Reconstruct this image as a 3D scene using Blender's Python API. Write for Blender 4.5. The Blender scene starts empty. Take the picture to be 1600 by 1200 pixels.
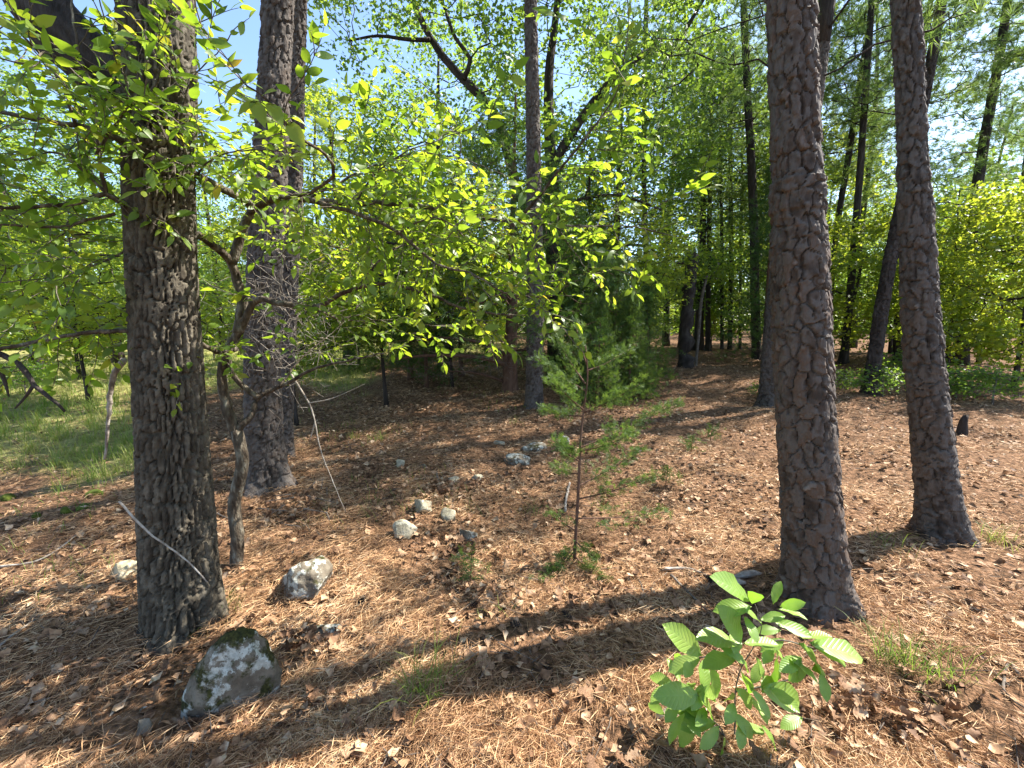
import bpy, math, random
import numpy as np
from mathutils import Vector, noise as mnoise
R = math.radians
rng = np.random.default_rng(11)
random.seed(5)
S = bpy.context.scene
C = S.collection

# ------------------------------------------------------------------ camera, sky, sun, exposure
CAM_H, PITCH, ROLL, FPX = 1.6, 7.2, 1.0, 667.0
cam = bpy.data.cameras.new('camera')
camo = bpy.data.objects.new('camera', cam)
C.objects.link(camo)
S.camera = camo
camo.location = (0, 0, CAM_H)
cam.sensor_fit = 'HORIZONTAL'
cam.sensor_width = 36
cam.lens = 36 * FPX / 1600
cam.clip_start = .05
cam.clip_end = 600
from mathutils import Matrix
camo.rotation_euler = (Matrix.Rotation(R(90 - PITCH), 3, 'X') @ Matrix.Rotation(R(-ROLL), 3, 'Z')).to_euler()
CM = np.array(camo.rotation_euler.to_matrix())

SUN_AZ, SUN_EL = 70.0, 50.0            # azimuth clockwise from +Y (straight ahead)
w = bpy.data.worlds.new('World'); S.world = w; w.use_nodes = True
nt = w.node_tree
sky = nt.nodes.new('ShaderNodeTexSky'); sky.sky_type = 'NISHITA'; sky.sun_disc = False
sky.sun_elevation = R(SUN_EL); sky.sun_rotation = R(SUN_AZ)
sky.air_density = 1.0; sky.dust_density = .6; sky.ozone_density = 2.2
bg = nt.nodes['Background']; nt.links.new(sky.outputs[0], bg.inputs[0]); bg.inputs[1].default_value = .115
sl = bpy.data.lights.new('sun', 'SUN'); sl.energy = 5.0; sl.angle = R(.5); sl.color = (1, .95, .86)
so = bpy.data.objects.new('sun', sl); C.objects.link(so)
sd = Vector((math.cos(R(SUN_EL)) * math.sin(R(SUN_AZ)), math.cos(R(SUN_EL)) * math.cos(R(SUN_AZ)), math.sin(R(SUN_EL))))
so.rotation_euler = sd.to_track_quat('Z', 'Y').to_euler()
S.view_settings.view_transform = 'Standard'; S.view_settings.look = 'None'
S.view_settings.gamma = 1; S.view_settings.use_curve_mapping = False
S.view_settings.exposure = 1.8
S.render.engine = 'CYCLES'
S.cycles.max_bounces = 8; S.cycles.transmission_bounces = 4; S.cycles.diffuse_bounces = 4
SUNV = np.array(sd)

# ------------------------------------------------------------------ the lie of the land
def height(x, y):
    x = np.asarray(x, float); y = np.asarray(y, float)
    h = .055 * np.clip(y - 3, 0, 11) + .012 * np.clip(y - 14, 0, 60)
    n = .05 * np.sin(.9 * x + 1.3) * np.cos(.7 * y + .4) + .022 * np.sin(2.3 * x + .8 * y) + .02 * np.sin(5.2 * x + 1.1 * y + 2 * np.sin(1.3 * y)) * np.sin(4.3 * y + .7) + .018 * np.sin(3.1 * y - 1.9 * x + 2) \
        + .010 * np.sin(6.3 * x + 2 * y + 1) * np.sin(5.1 * y - 1.5 * x) + .010 * np.sin(13 * x - 4 * y + 2*np.sin(3*y)) * np.sin(11 * y + 3 * x) + .006 * np.sin(23 * x + 9 * y + 1) * np.sin(21 * y - 8 * x)
    return h + n

def ray(px, py):
    v = np.array([(px - 800) / FPX, -(py - 600) / FPX, -1.0])
    return CM @ v

def P(px, py, Y):
    "world point seen at photo pixel (px, py) at forward distance Y"
    d = ray(px, py)
    return np.array([0, 0, CAM_H]) + d * (Y / d[1])

def G(px, py):
    "where the sight line through a photo pixel meets the ground"
    d = ray(px, py); lo = .3
    for k in range(4000):
        t = .3 + k * .02
        p = np.array([0, 0, CAM_H]) + d * t
        if p[2] <= height(p[0], p[1]): return np.array([p[0], p[1], float(height(p[0], p[1]))])
    return p

# ------------------------------------------------------------------ materials
def ramp(nt, cols):
    r = nt.nodes.new('ShaderNodeValToRGB')
    e = r.color_ramp.elements
    while len(e) < len(cols): e.new(.5)
    for i, c in enumerate(cols):
        e[i].position = i / max(1, len(cols) - 1); e[i].color = (*c, 1)
    return r

def material(name, cols, scale=12, rough=.85, bump=0, bscale=60, trans=0, tcols=None, mixn=.45, stretch=(1, 1, 1), spec=.25, detail=4, bdist=.01):
    m = bpy.data.materials.new(name); m.use_nodes = True
    n = m.node_tree; N = n.nodes; L = n.links
    b = N['Principled BSDF']; out = N['Material Output']
    b.inputs['Roughness'].default_value = rough; b.inputs['Specular IOR Level'].default_value = spec
    tc = N.new('ShaderNodeTexCoord'); mp = N.new('ShaderNodeMapping'); mp.inputs['Scale'].default_value = stretch
    L.new(tc.outputs['Object'], mp.inputs[0])
    no = N.new('ShaderNodeTexNoise'); no.inputs['Scale'].default_value = scale; no.inputs['Detail'].default_value = detail
    L.new(mp.outputs[0], no.inputs[0])
    at = N.new('ShaderNodeAttribute'); at.attribute_name = 'rnd'
    mr = N.new('ShaderNodeMapRange'); mr.inputs[1].default_value = .34; mr.inputs[2].default_value = .66
    L.new(no.outputs[0], mr.inputs[0])
    mx = N.new('ShaderNodeMix'); mx.inputs[0].default_value = mixn
    L.new(at.outputs['Fac'], mx.inputs[2]); L.new(mr.outputs[0], mx.inputs[3])
    r = ramp(n, cols); L.new(mx.outputs[0], r.inputs[0]); L.new(r.outputs[0], b.inputs['Base Color'])
    if bump:
        nb = N.new('ShaderNodeTexNoise'); nb.inputs['Scale'].default_value = bscale; nb.inputs['Detail'].default_value = 6
        L.new(mp.outputs[0], nb.inputs[0])
        bu = N.new('ShaderNodeBump'); bu.inputs['Strength'].default_value = bump; bu.inputs['Distance'].default_value = bdist
        L.new(nb.outputs[0], bu.inputs['Height']); L.new(bu.outputs[0], b.inputs['Normal'])
    if trans:
        t = N.new('ShaderNodeBsdfTranslucent'); r2 = ramp(n, tcols or cols); L.new(mx.outputs[0], r2.inputs[0])
        L.new(r2.outputs[0], t.inputs[0])
        ms = N.new('ShaderNodeMixShader'); ms.inputs[0].default_value = trans
        L.new(b.outputs[0], ms.inputs[1]); L.new(t.outputs[0], ms.inputs[2]); L.new(ms.outputs[0], out.inputs[0])
    return m

M = {}
M['plate'] = material('pine_bark', [(.021, .016, .013), (.050, .039, .032), (.098, .084, .074), (.066, .047, .035), (.17, .155, .14)], 20, .85, 1, 60, stretch=(1, 1, .35), bdist=.012, mixn=.3, detail=10)
M['plate_red'] = material('pine_bark_red', [(.024, .017, .012), (.056, .040, .030), (.095, .080, .069), (.080, .050, .033), (.175, .155, .138)], 20, .85, 1, 60, stretch=(1, 1, .35), bdist=.012, mixn=.3, detail=10)
M['crevice'] = material('bark_crevice', [(.008, .006, .005), (.022, .016, .012)], 40, .95, 1, 70, stretch=(1,1,.4), bdist=.02)
M['oakplate'] = material('oak_bark', [(.018, .014, .009), (.045, .036, .025), (.095, .080, .058), (.17, .148, .112)], 30, .9, 1, 80, stretch=(1, 1, .5), bdist=.008, mixn=.3, detail=8)
M['farbark'] = material('far_bark', [(.014, .011, .009), (.04, .031, .026), (.075, .062, .054)], 9, .9, 1, 30, stretch=(1, 1, .25), bdist=.05)
M['twigbark'] = material('twig_bark', [(.045, .035, .028), (.12, .095, .075), (.22, .20, .17)], 25, .85, .6, 120)
M['smallbark'] = material('small_tree_bark', [(.025, .017, .011), (.06, .044, .03), (.11, .09, .065), (.26, .25, .20)], 28, .9, 1, 70, stretch=(1, 1, .35), bdist=.02, mixn=.75, detail=9)
M['deadwood'] = material('dead_wood', [(.12, .09, .07), (.28, .24, .20), (.45, .42, .37)], 30, .85, .6, 90, stretch=(1, 1, 1))
M['cedarbark'] = material('cedar_bark', [(.045, .025, .018), (.11, .06, .04), (.16, .10, .07)], 20, .9, .8, 60, stretch=(1, 1, .15))
M['leaf'] = material('elm_leaf', [(.045, .085, .012), (.075, .135, .018), (.115, .18, .022), (.24, .22, .03)], 3, .45, 0, trans=.5,
                     tcols=[(.20, .35, .02), (.34, .50, .03), (.52, .64, .04), (.80, .55, .04)], mixn=.2, spec=.45)
M['oakleaf'] = material('oak_foliage', [(.03, .07, .014), (.05, .105, .02), (.08, .14, .025)], .6, .45, 0, trans=.45,
                        tcols=[(.18, .32, .04), (.32, .48, .05), (.50, .60, .05)], mixn=.35, spec=.4)
M['brightleaf'] = material('yellow_green_foliage', [(.05, .10, .015), (.085, .14, .02), (.14, .18, .02)], .6, .45, 0, trans=.5,
                        tcols=[(.30, .44, .03), (.50, .60, .04), (.72, .70, .06)], mixn=.3, spec=.4)
M['pineleaf'] = material('pine_needles_green', [(.045, .09, .025), (.08, .14, .035), (.13, .19, .05)], .8, .5, 0, trans=.4,
                        tcols=[(.16, .28, .06), (.26, .40, .07), (.38, .48, .08)], mixn=.35, spec=.4)
M['cedarleaf'] = material('cedar_foliage', [(.025, .05, .018), (.045, .085, .022), (.075, .12, .025)], 1.2, .6, 0, trans=.3,
                        tcols=[(.08, .17, .03), (.13, .25, .03), (.22, .34, .03)], mixn=.4)
M['bigleaf'] = material('sapling_leaf', [(.15, .25, .04), (.21, .32, .055), (.29, .39, .09)], 3, .38, 0, 45, trans=.38,
                        tcols=[(.22, .46, .03), (.32, .56, .04)], mixn=.4, spec=.5)
M['grass'] = material('grass_blade', [(.06, .12, .02), (.12, .19, .03), (.22, .27, .06), (.40, .36, .15)], .7, .5, 0, trans=.4,
                        tcols=[(.14, .28, .03), (.22, .36, .04), (.34, .38, .06), (.42, .34, .10)], mixn=.35)
M['needle'] = material('fallen_needles', [(.10, .055, .03), (.38, .205, .10), (.60, .385, .205), (.78, .62, .41)], 1.5, .6, 0, trans=.12, mixn=.3)
M['litter'] = material('dead_oak_leaf', [(.06, .032, .018), (.19, .10, .052), (.36, .22, .125), (.58, .45, .30)], 25, .7, .4, 60, trans=.1, mixn=.4)
M['cedarbright'] = material('young_cedar_foliage', [(.035, .065, .02), (.06, .105, .025), (.11, .16, .035)], 5, .6, 0, trans=.33, tcols=[(.10, .19, .03), (.17, .28, .04), (.30, .40, .05)], mixn=.4)
M['moss'] = material('moss', [(.05, .07, .01), (.12, .15, .02), (.24, .27, .04)], 40, .95, 1, 300)

def rock_material(name, base, lich, moss, mossamt, lichamt):
    m = bpy.data.materials.new(name); m.use_nodes = True
    n = m.node_tree; N = n.nodes; L = n.links; b = N['Principled BSDF']; b.inputs['Roughness'].default_value = .92
    b.inputs['Specular IOR Level'].default_value = .2
    tc = N.new('ShaderNodeTexCoord')
    def noi(s, d=6, off=0, rg=.55):
        mp = N.new('ShaderNodeMapping'); mp.inputs['Location'].default_value = (off, off, off); L.new(tc.outputs['Object'], mp.inputs[0])
        q = N.new('ShaderNodeTexNoise'); q.inputs['Scale'].default_value = s; q.inputs['Detail'].default_value = d; q.inputs['Roughness'].default_value = rg
        L.new(mp.outputs[0], q.inputs[0]); return q
    def step(src, a, bb):
        r = N.new('ShaderNodeMapRange'); r.inputs[1].default_value = a; r.inputs[2].default_value = bb; L.new(src, r.inputs[0]); return r.outputs[0]
    r = ramp(n, base); L.new(step(noi(14).outputs[0], .3, .7), r.inputs[0])
    m1 = N.new('ShaderNodeMix'); m1.data_type = 'RGBA'; L.new(step(noi(9, 9, 3, .68).outputs[0], lichamt, lichamt + .03), m1.inputs[0])
    L.new(r.outputs[0], m1.inputs[6])
    lr = ramp(n, lich); L.new(step(noi(60, 3, 7).outputs[0], .3, .7), lr.inputs[0]); L.new(lr.outputs[0], m1.inputs[7])
    m2 = N.new('ShaderNodeMix'); m2.data_type = 'RGBA'; sz = N.new('ShaderNodeSeparateXYZ'); gm = N.new('ShaderNodeNewGeometry'); L.new(gm.outputs['Normal'], sz.inputs[0])
    ad = N.new('ShaderNodeMath'); ad.operation = 'MULTIPLY_ADD'; ad.inputs[1].default_value = .17; L.new(sz.outputs[2], ad.inputs[0]); L.new(noi(11, 9, 11, .65).outputs[0], ad.inputs[2])
    L.new(step(ad.outputs[0], mossamt + .08, mossamt + .16), m2.inputs[0])
    mr_ = ramp(n, moss); L.new(step(noi(80, 3, 5).outputs[0], .3, .7), mr_.inputs[0])
    L.new(m1.outputs[2], m2.inputs[6]); L.new(mr_.outputs[0], m2.inputs[7])
    L.new(m2.outputs[2], b.inputs['Base Color'])
    bu = N.new('ShaderNodeBump'); bu.inputs['Strength'].default_value = .9; bu.inputs['Distance'].default_value = .012
    L.new(noi(45, 8, 2, .65).outputs[0], bu.inputs['Height']); L.new(bu.outputs[0], b.inputs['Normal'])
    return m
GREY = [(.07, .056, .040), (.135, .112, .083), (.21, .18, .135)]
LICH = [(.27, .27, .23), (.46, .46, .40)]
MOSS = [(.015, .015, .005), (.035, .034, .009), (.07, .065, .015)]
M['boulder'] = rock_material('lichen_boulder', GREY, LICH, MOSS, .44, .51)
M['rock_pale'] = rock_material('pale_rock', [(.16, .14, .10), (.29, .255, .18), (.38, .34, .25)], [(.36, .35, .27), (.48, .46, .36)], MOSS, .68, .55)
M['rock_grey'] = rock_material('grey_rock', GREY, LICH, MOSS, .60, .52)
M['rock_brown'] = rock_material('brown_rock', [(.10, .085, .06), (.17, .145, .11), (.22, .19, .15)], GREY, MOSS, .75, .7)
M['rock_sand'] = rock_material('sand_rock', [(.38, .30, .18), (.50, .42, .27), (.56, .48, .33)], GREY, MOSS, .75, .7)

def veins(m):
    n = m.node_tree; N = n.nodes; L = n.links; b = N['Principled BSDF']
    tc = N.new('ShaderNodeTexCoord'); sx = N.new('ShaderNodeSeparateXYZ'); L.new(tc.outputs['Object'], sx.inputs[0])
    def mt(op, a, bb=None, c=None):
        q = N.new('ShaderNodeMath'); q.operation = op
        for i, v in enumerate((a, bb, c)):
            if v is None: continue
            if isinstance(v, (int, float)): q.inputs[i].default_value = v
            else: L.new(v, q.inputs[i])
        return q.outputs[0]
    ay = mt('ABSOLUTE', sx.outputs[1]); ph = mt('SUBTRACT', sx.outputs[0], mt('MULTIPLY', ay, 1.1))
    wv = mt('POWER', mt('ABSOLUTE', mt('COSINE', mt('MULTIPLY', ph, 34.0))), 14.0)
    mid = mt('LESS_THAN', ay, .012); v = mt('MAXIMUM', wv, mid)
    bu = N.new('ShaderNodeBump'); bu.inputs['Strength'].default_value = .22; bu.inputs['Distance'].default_value = .02; bu.invert = True
    L.new(v, bu.inputs['Height']); L.new(bu.outputs[0], b.inputs['Normal'])
    src = b.inputs['Base Color'].links[0].from_socket
    mx = N.new('ShaderNodeMix'); mx.data_type = 'RGBA'; L.new(mt('MULTIPLY', v, .10), mx.inputs[0]); L.new(src, mx.inputs[6]); mx.inputs[7].default_value = (.36, .45, .16, 1)
    L.new(mx.outputs[2], b.inputs['Base Color'])
    no = N.new('ShaderNodeTexNoise'); no.inputs['Scale'].default_value = 7; no.inputs['Detail'].default_value = 3
    oi = N.new('ShaderNodeObjectInfo'); va = N.new('ShaderNodeVectorMath'); va.operation = 'ADD'; cb_ = N.new('ShaderNodeCombineXYZ')
    L.new(mt('MULTIPLY', oi.outputs['Random'], 40.0), cb_.inputs[2]); L.new(tc.outputs['Object'], va.inputs[0]); L.new(cb_.outputs[0], va.inputs[1]); L.new(va.outputs[0], no.inputs[0])
    sp = N.new('ShaderNodeMapRange'); sp.inputs[1].default_value = .70; sp.inputs[2].default_value = .76; L.new(no.outputs[0], sp.inputs[0])
    m3 = N.new('ShaderNodeMix'); m3.data_type = 'RGBA'; L.new(sp.outputs[0], m3.inputs[0]); L.new(mx.outputs[2], m3.inputs[6]); m3.inputs[7].default_value = (.12, .07, .03, 1); L.new(m3.outputs[2], b.inputs['Base Color'])
veins(M['bigleaf'])

# ------------------------------------------------------------------ mesh helpers
def mk(name, V, T, mat, rnd=None, parent=None, origin=None, smooth=False, kind=None):
    V = np.asarray(V, np.float32).reshape(-1, 3); T = np.asarray(T, np.int32).reshape(-1, 3)
    if origin is not None: V = V - np.asarray(origin, np.float32)
    me = bpy.data.meshes.new(name)
    me.vertices.add(len(V)); me.vertices.foreach_set('co', V.ravel())
    me.loops.add(T.size); me.loops.foreach_set('vertex_index', T.ravel())
    me.polygons.add(len(T)); me.polygons.foreach_set('loop_start', np.arange(0, T.size, 3, dtype=np.int32))
    if smooth: me.polygons.foreach_set('use_smooth', np.ones(len(T), bool))
    me.update(calc_edges=True)
    a = me.attributes.new('rnd', 'FLOAT', 'POINT')
    if rnd is None: rnd = np.full(len(V), .5)
    a.data.foreach_set('value', np.asarray(rnd, np.float32))
    if mat: me.materials.append(mat)
    o = bpy.data.objects.new(name, me); C.objects.link(o)
    if parent: o.parent = parent
    if kind: o['kind'] = kind
    return o

def thing(name, label, cat, loc=(0, 0, 0), group=None):
    o = bpy.data.objects.new(name, None); C.objects.link(o); o.location = [float(v) for v in loc]
    o.empty_display_size = .1
    o['label'] = label; o['category'] = cat
    if group: o['group'] = group
    return o

def tag(o, label, cat, group=None):
    o['label'] = label; o['category'] = cat
    if group: o['group'] = group
    return o

def copy_tree(r, loc, rz, sc=1.0, label=None, group=None, tilt=(0, 0)):
    c = r.copy(); C.objects.link(c); c.location = [float(v) for v in loc]; c.rotation_euler = (tilt[0], tilt[1], rz); c.scale = (sc, sc, sc)
    if label: c['label'] = label
    if group: c['group'] = group
    for ch in list(r.children):
        d = ch.copy(); C.objects.link(d); d.parent = c
        for g in list(ch.children):
            e = g.copy(); C.objects.link(e); e.parent = d
    return c

class Mesh:
    def __init__(s): s.V = []; s.T = []; s.R = []; s.n = 0
    def add(s, V, T, rnd=.5):
        V = np.asarray(V, np.float32).reshape(-1, 3); T = np.asarray(T, np.int64).reshape(-1, 3)
        s.V.append(V); s.T.append(T + s.n); s.R.append(np.broadcast_to(np.asarray(rnd, np.float32), (len(V),)) if np.ndim(rnd) == 0 else np.asarray(rnd, np.float32)); s.n += len(V)
    def out(s): return np.concatenate(s.V), np.concatenate(s.T), np.concatenate(s.R)
    def mk(s, name, mat, **k):
        V, T, r = s.out(); return mk(name, V, T, mat, r, **k)

def unit(v): return v / np.maximum(np.linalg.norm(v, axis=-1, keepdims=True), 1e-9)

def scatter(tv, tf, pos, d, n, sc, rnd):
    "copies of a template (x along, z normal) at pos, along d with normal n"
    d = unit(d); y = unit(np.cross(n, d)); z = np.cross(d, y)
    Rm = np.stack([d, y, z], axis=2)
    sc = np.asarray(sc)
    tvs = tv[None] * (sc[:, None, None] if sc.ndim == 1 else sc[:, None, :])
    V = np.einsum('nij,nvj->nvi', Rm, tvs) + pos[:, None]
    T = tf[None] + (np.arange(len(pos)) * len(tv))[:, None, None]
    return V.reshape(-1, 3), T.reshape(-1, 3), np.repeat(rnd, len(tv))

def leaf_template(ts, ws, fold=.12, droop=.2, wave=0):
    V = []; T = []
    k = len(ts)
    for i, (t, wd) in enumerate(zip(ts, ws)):
        z = -droop * t * t
        V += [(t, wd, z + fold * wd + wave * math.sin(9 * t)), (t, 0, z), (t, -wd, z + fold * wd - wave * math.sin(7 * t))]
    for i in range(k - 1):
        a = 3 * i; b = a + 3
        for (l, m) in ((0, 1), (1, 2)):
            if ws[i] > 0: T.append((a + l, a + m, b + l))
            if ws[i + 1] > 0 or True:
                if ws[i] <= 0: T.append((a + 1, b + l, b + m)) if l == 0 else T.append((a + 1, b + l, b + m))
                elif ws[i + 1] > 0: T.append((a + m, b + m, b + l))
    V = np.array(V, float); T = np.array(T)
    return V, T
LEAF = leaf_template([0, .14, .36, .6, .84, 1], [0, .13, .215, .205, .09, 0], .15, .28)
BIG = leaf_template([0, .06, .18, .35, .55, .72, .88, 1], [0, .03, .11, .18, .225, .215, .13, 0], .25, .22, .012)
SMALL = (np.array([(0, 0, 0), (.5, .25, .07), (1, 0, -.1), (.5, -.25, .07)], float), np.array([(0, 1, 2), (0, 2, 3)]))
LOBE = (np.array([(0, 0, 0), (.3, .2, .05), (.42, .1, .02), (.62, .38, .1), (1, .0, -.12), (.66, -.36, .08), (.45, -.1, .02), (.28, -.22, .05)], float),
        np.array([(0, 1, 2), (2, 3, 4), (0, 2, 6), (2, 4, 6), (4, 5, 6), (0, 6, 7)]))
def litter_template(seed, k=9):
    r = random.Random(seed)
    ts = [i / k for i in range(k + 1)]
    ws = [0] + [(.09 + .15 * math.sin(math.pi * t ** .8)) * (1.4 if i % 2 else .66) for i, t in enumerate(ts[1:-1])] + [0]
    V, T = leaf_template(ts, ws, r.uniform(-.3, .5), r.uniform(-.35, .45), r.uniform(.01, .03))
    V[:, 2] += .05 * np.sin(6 * V[:, 0] + r.uniform(0, 6)) + r.uniform(-1.8, 2.4) * V[:, 1] ** 2
    V[:, 0] -= .5
    return V, T
LIT = [litter_template(i) for i in range(6)]
LITS = [(lambda V, T: (V, T))(*litter_template(i + 20, 4)) for i in range(4)]

def catmull(P_, step):
    P_ = np.asarray(P_, float)
    Q = np.vstack([2 * P_[0] - P_[1], P_, 2 * P_[-1] - P_[-2]])
    out = []
    for i in range(1, len(Q) - 2):
        a, b, c, d = Q[i - 1:i + 3]
        n = max(1, int(np.linalg.norm((c - b)[:3]) / step))
        for t in np.linspace(0, 1, n, endpoint=False):
            out.append(.5 * ((2 * b) + (-a + c) * t + (2 * a - 5 * b + 4 * c - d) * t * t + (-a + 3 * b - 3 * c + d) * t ** 3))
    out.append(Q[-2])
    return np.array(out)

def tube(pts, rad, n=8, rough=0.0):
    pts = np.asarray(pts, float); rad = np.asarray(rad, float)
    tan = unit(np.gradient(pts, axis=0))
    ref = np.array([.31, .17, .93]) if abs(tan[0][2]) < .8 else np.array([1., .1, 0])
    u = unit(np.cross(tan, ref)); v = np.cross(tan, u)
    a = np.linspace(0, 2 * math.pi, n, endpoint=False)
    rr = rad[:, None] * (1 + rough * rng.normal(size=(len(pts), n)))
    V = pts[:, None] + rr[..., None] * (np.cos(a)[None, :, None] * u[:, None] + np.sin(a)[None, :, None] * v[:, None])
    T = []
    m = len(pts)
    i = np.arange(m - 1)[:, None] * n; j = np.arange(n)[None]; k = (j + 1) % n
    T = np.concatenate([np.stack([i + j, i + k, i + n + k], -1).reshape(-1, 3), np.stack([i + j, i + n + k, i + n + j], -1).reshape(-1, 3)])
    V = V.reshape(-1, 3)
    V = np.vstack([V, pts[0], pts[-1]])
    c0, c1 = m * n, m * n + 1
    T = np.vstack([T, [(c0, (q + 1) % n, q) for q in range(n)], [(c1, (m - 1) * n + q, (m - 1) * n + (q + 1) % n) for q in range(n)]])
    return V, T

def edges(A, B, ra, rb, n=4):
    A = np.asarray(A, float); B = np.asarray(B, float)
    t = unit(B - A); ref = np.where(np.abs(t[:, 2:3]) < .8, np.array([[0, 0, 1.]]), np.array([[1., 0, 0]]))
    u = unit(np.cross(t, ref)); v = np.cross(t, u)
    a = np.linspace(0, 2 * math.pi, n, endpoint=False)
    ring = np.cos(a)[None, :, None] * u[:, None] + np.sin(a)[None, :, None] * v[:, None]
    V = np.concatenate([A[:, None] + ring * np.asarray(ra)[:, None, None], B[:, None] + ring * np.asarray(rb)[:, None, None]], 1)
    j = np.arange(n); k = (j + 1) % n
    T = np.concatenate([np.stack([j, k, n + k], -1), np.stack([j, n + k, n + j], -1)])
    T = T[None] + (np.arange(len(A)) * 2 * n)[:, None, None]
    return V.reshape(-1, 3), T.reshape(-1, 3)

def grow(base, targets, tip=.006, rmax=.2, jit=.15, sag=.0, mid=2):
    "branches from the base nodes out to every target; returns edge arrays"
    nodes = [np.asarray(b, float) for b in base]; par = [-1] * len(nodes); nb = len(nodes)
    N = np.zeros((nb + len(targets) * (mid + 1), 3)); N[:nb] = nodes; cnt = nb
    cost = np.zeros(len(N))
    d0 = np.min(np.linalg.norm(targets[:, None] - N[None, :nb], axis=2), axis=1)
    for ti in np.argsort(d0):
        t = targets[ti]
        dd = np.linalg.norm(N[:cnt] - t, axis=1) + .35 * cost[:cnt] + np.clip(N[:cnt, 2] - t[2], 0, 9) * .5
        j = int(np.argmin(dd)); a = N[j].copy(); L = np.linalg.norm(t - a); prev = j
        for q in range(1, mid + 2):
            f = q / (mid + 1)
            p = a + (t - a) * f + (rng.normal(size=3) * jit * L * .5 * (1 if f < 1 else 0)); p[2] += sag * L * math.sin(math.pi * f)
            N[cnt] = p; par.append(prev); cost[cnt] = cost[prev] + L / (mid + 1); prev = cnt; cnt += 1
    load = np.zeros(cnt)
    haschild = np.zeros(cnt, bool)
    for i in range(nb, cnt): haschild[par[i]] = True
    for i in range(cnt - 1, nb - 1, -1):
        if not haschild[i]: load[i] += 1
        if par[i] >= nb: load[par[i]] += load[i]
    A, B, ra, rb = [], [], [], []
    for i in range(nb, cnt):
        r = min(rmax, tip * load[i] ** .55)
        rp = min(rmax, tip * load[par[i]] ** .55) if par[i] >= nb else r * 1.15
        A.append(N[par[i]]); B.append(N[i]); ra.append(min(rp, r * 1.3)); rb.append(r)
    return np.array(A), np.array(B), np.array(ra), np.array(rb), N[nb:cnt]

def rand_dirs(n, zb=0.0, zs=1.0):
    d = rng.normal(size=(n, 3)); d[:, 2] = d[:, 2] * zs + zb
    return unit(d)

def leaves_at(centres, per, spread, size, tmpl, rs=.35):
    n = len(centres) * per
    c = np.repeat(centres, per, axis=0)
    off = rng.normal(size=(n, 3)) * np.array(spread)
    pos = c + off
    d = rand_dirs(n, -.25, .5); nn = rand_dirs(n, .9, .8)
    base = np.repeat(rng.random(len(centres)), per)
    rnd = np.clip(base * rs + rng.random(n) * (1 - rs), 0, 1)
    return scatter(tmpl[0], tmpl[1], pos, d, nn, rng.uniform(.65, 1.25, n) * size, rnd)

def trunk_pts(H, lean=(0, 0), wob=.12, n=14):
    z = np.linspace(0, H, n)
    x = lean[0] * z + wob * np.sin(z * .5 + rng.uniform(0, 6)) * z / H; y = lean[1] * z + wob * np.sin(z * .43 + rng.uniform(0, 6)) * z / H
    return np.stack([x, y, z], 1)

def pts_in(n, c, rad, hollow=.0):
    d = rand_dirs(n); r = rng.uniform(hollow, 1, n) ** (1 / 2.2)
    return np.array(c) + d * r[:, None] * np.array(rad)

# ------------------------------------------------------------------ tree prototypes
protos = {}
def broadleaf(key, name, label, cat, H, r0, crown_c, crown_r, nclump, per, lsize, mat, tmpl=SMALL, spread=(.28, .28, .18), group=None, bark='farbark', low=None):
    t = thing(name, label, cat, group=group)
    tp = trunk_pts(H); tr = r0 * (1 - tp[:, 2] / H * .8) * (1 + .5 * np.exp(-tp[:, 2] / .2))
    tp2 = catmull(np.column_stack([tp, tr]), .4)
    V, T = tube(tp2[:, :3], tp2[:, 3], 10, .03); mk('trunk', V, T, M[bark], rng.random(len(V)), t, smooth=True)
    tg = pts_in(nclump, crown_c, crown_r, .25)
    if low is not None: tg = np.vstack([tg, pts_in(int(nclump * .25), low[0], low[1])])
    tg = tg[tg[:, 2] > .25]
    A, B, ra, rb, N = grow(tp[3:], tg, tip=.007, rmax=r0 * .6, sag=-.03)
    V, T = edges(A, B, ra, rb, 4); mk('branches', V, T, M[bark], rng.random(len(V)), t)
    V, T, r = leaves_at(tg, per, spread, lsize, tmpl); mk('crown', V, T, mat, r, t, kind='stuff')
    protos[key] = t; return t

TUFT = []
def tuft(seed, n=18):
    r = np.random.default_rng(seed); V = []; T = []
    for i in range(n):
        a = r.uniform(0, 2 * math.pi); s = r.uniform(.2, 1.2); d = np.array([math.cos(s), math.sin(s) * math.cos(a), math.sin(s) * math.sin(a)])
        b = np.array([r.uniform(-.25, .15), 0, 0]); L = r.uniform(.7, 1.1); sd_ = unit(np.cross(d, r.normal(size=3))) * .032
        k = len(V); V += [b - sd_, b + sd_, b + d * L + [0, 0, -.08 * L]]; T.append((k, k + 1, k + 2))
    return np.array(V), np.array(T)
TUFTS = [tuft(i) for i in range(3)]

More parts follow.
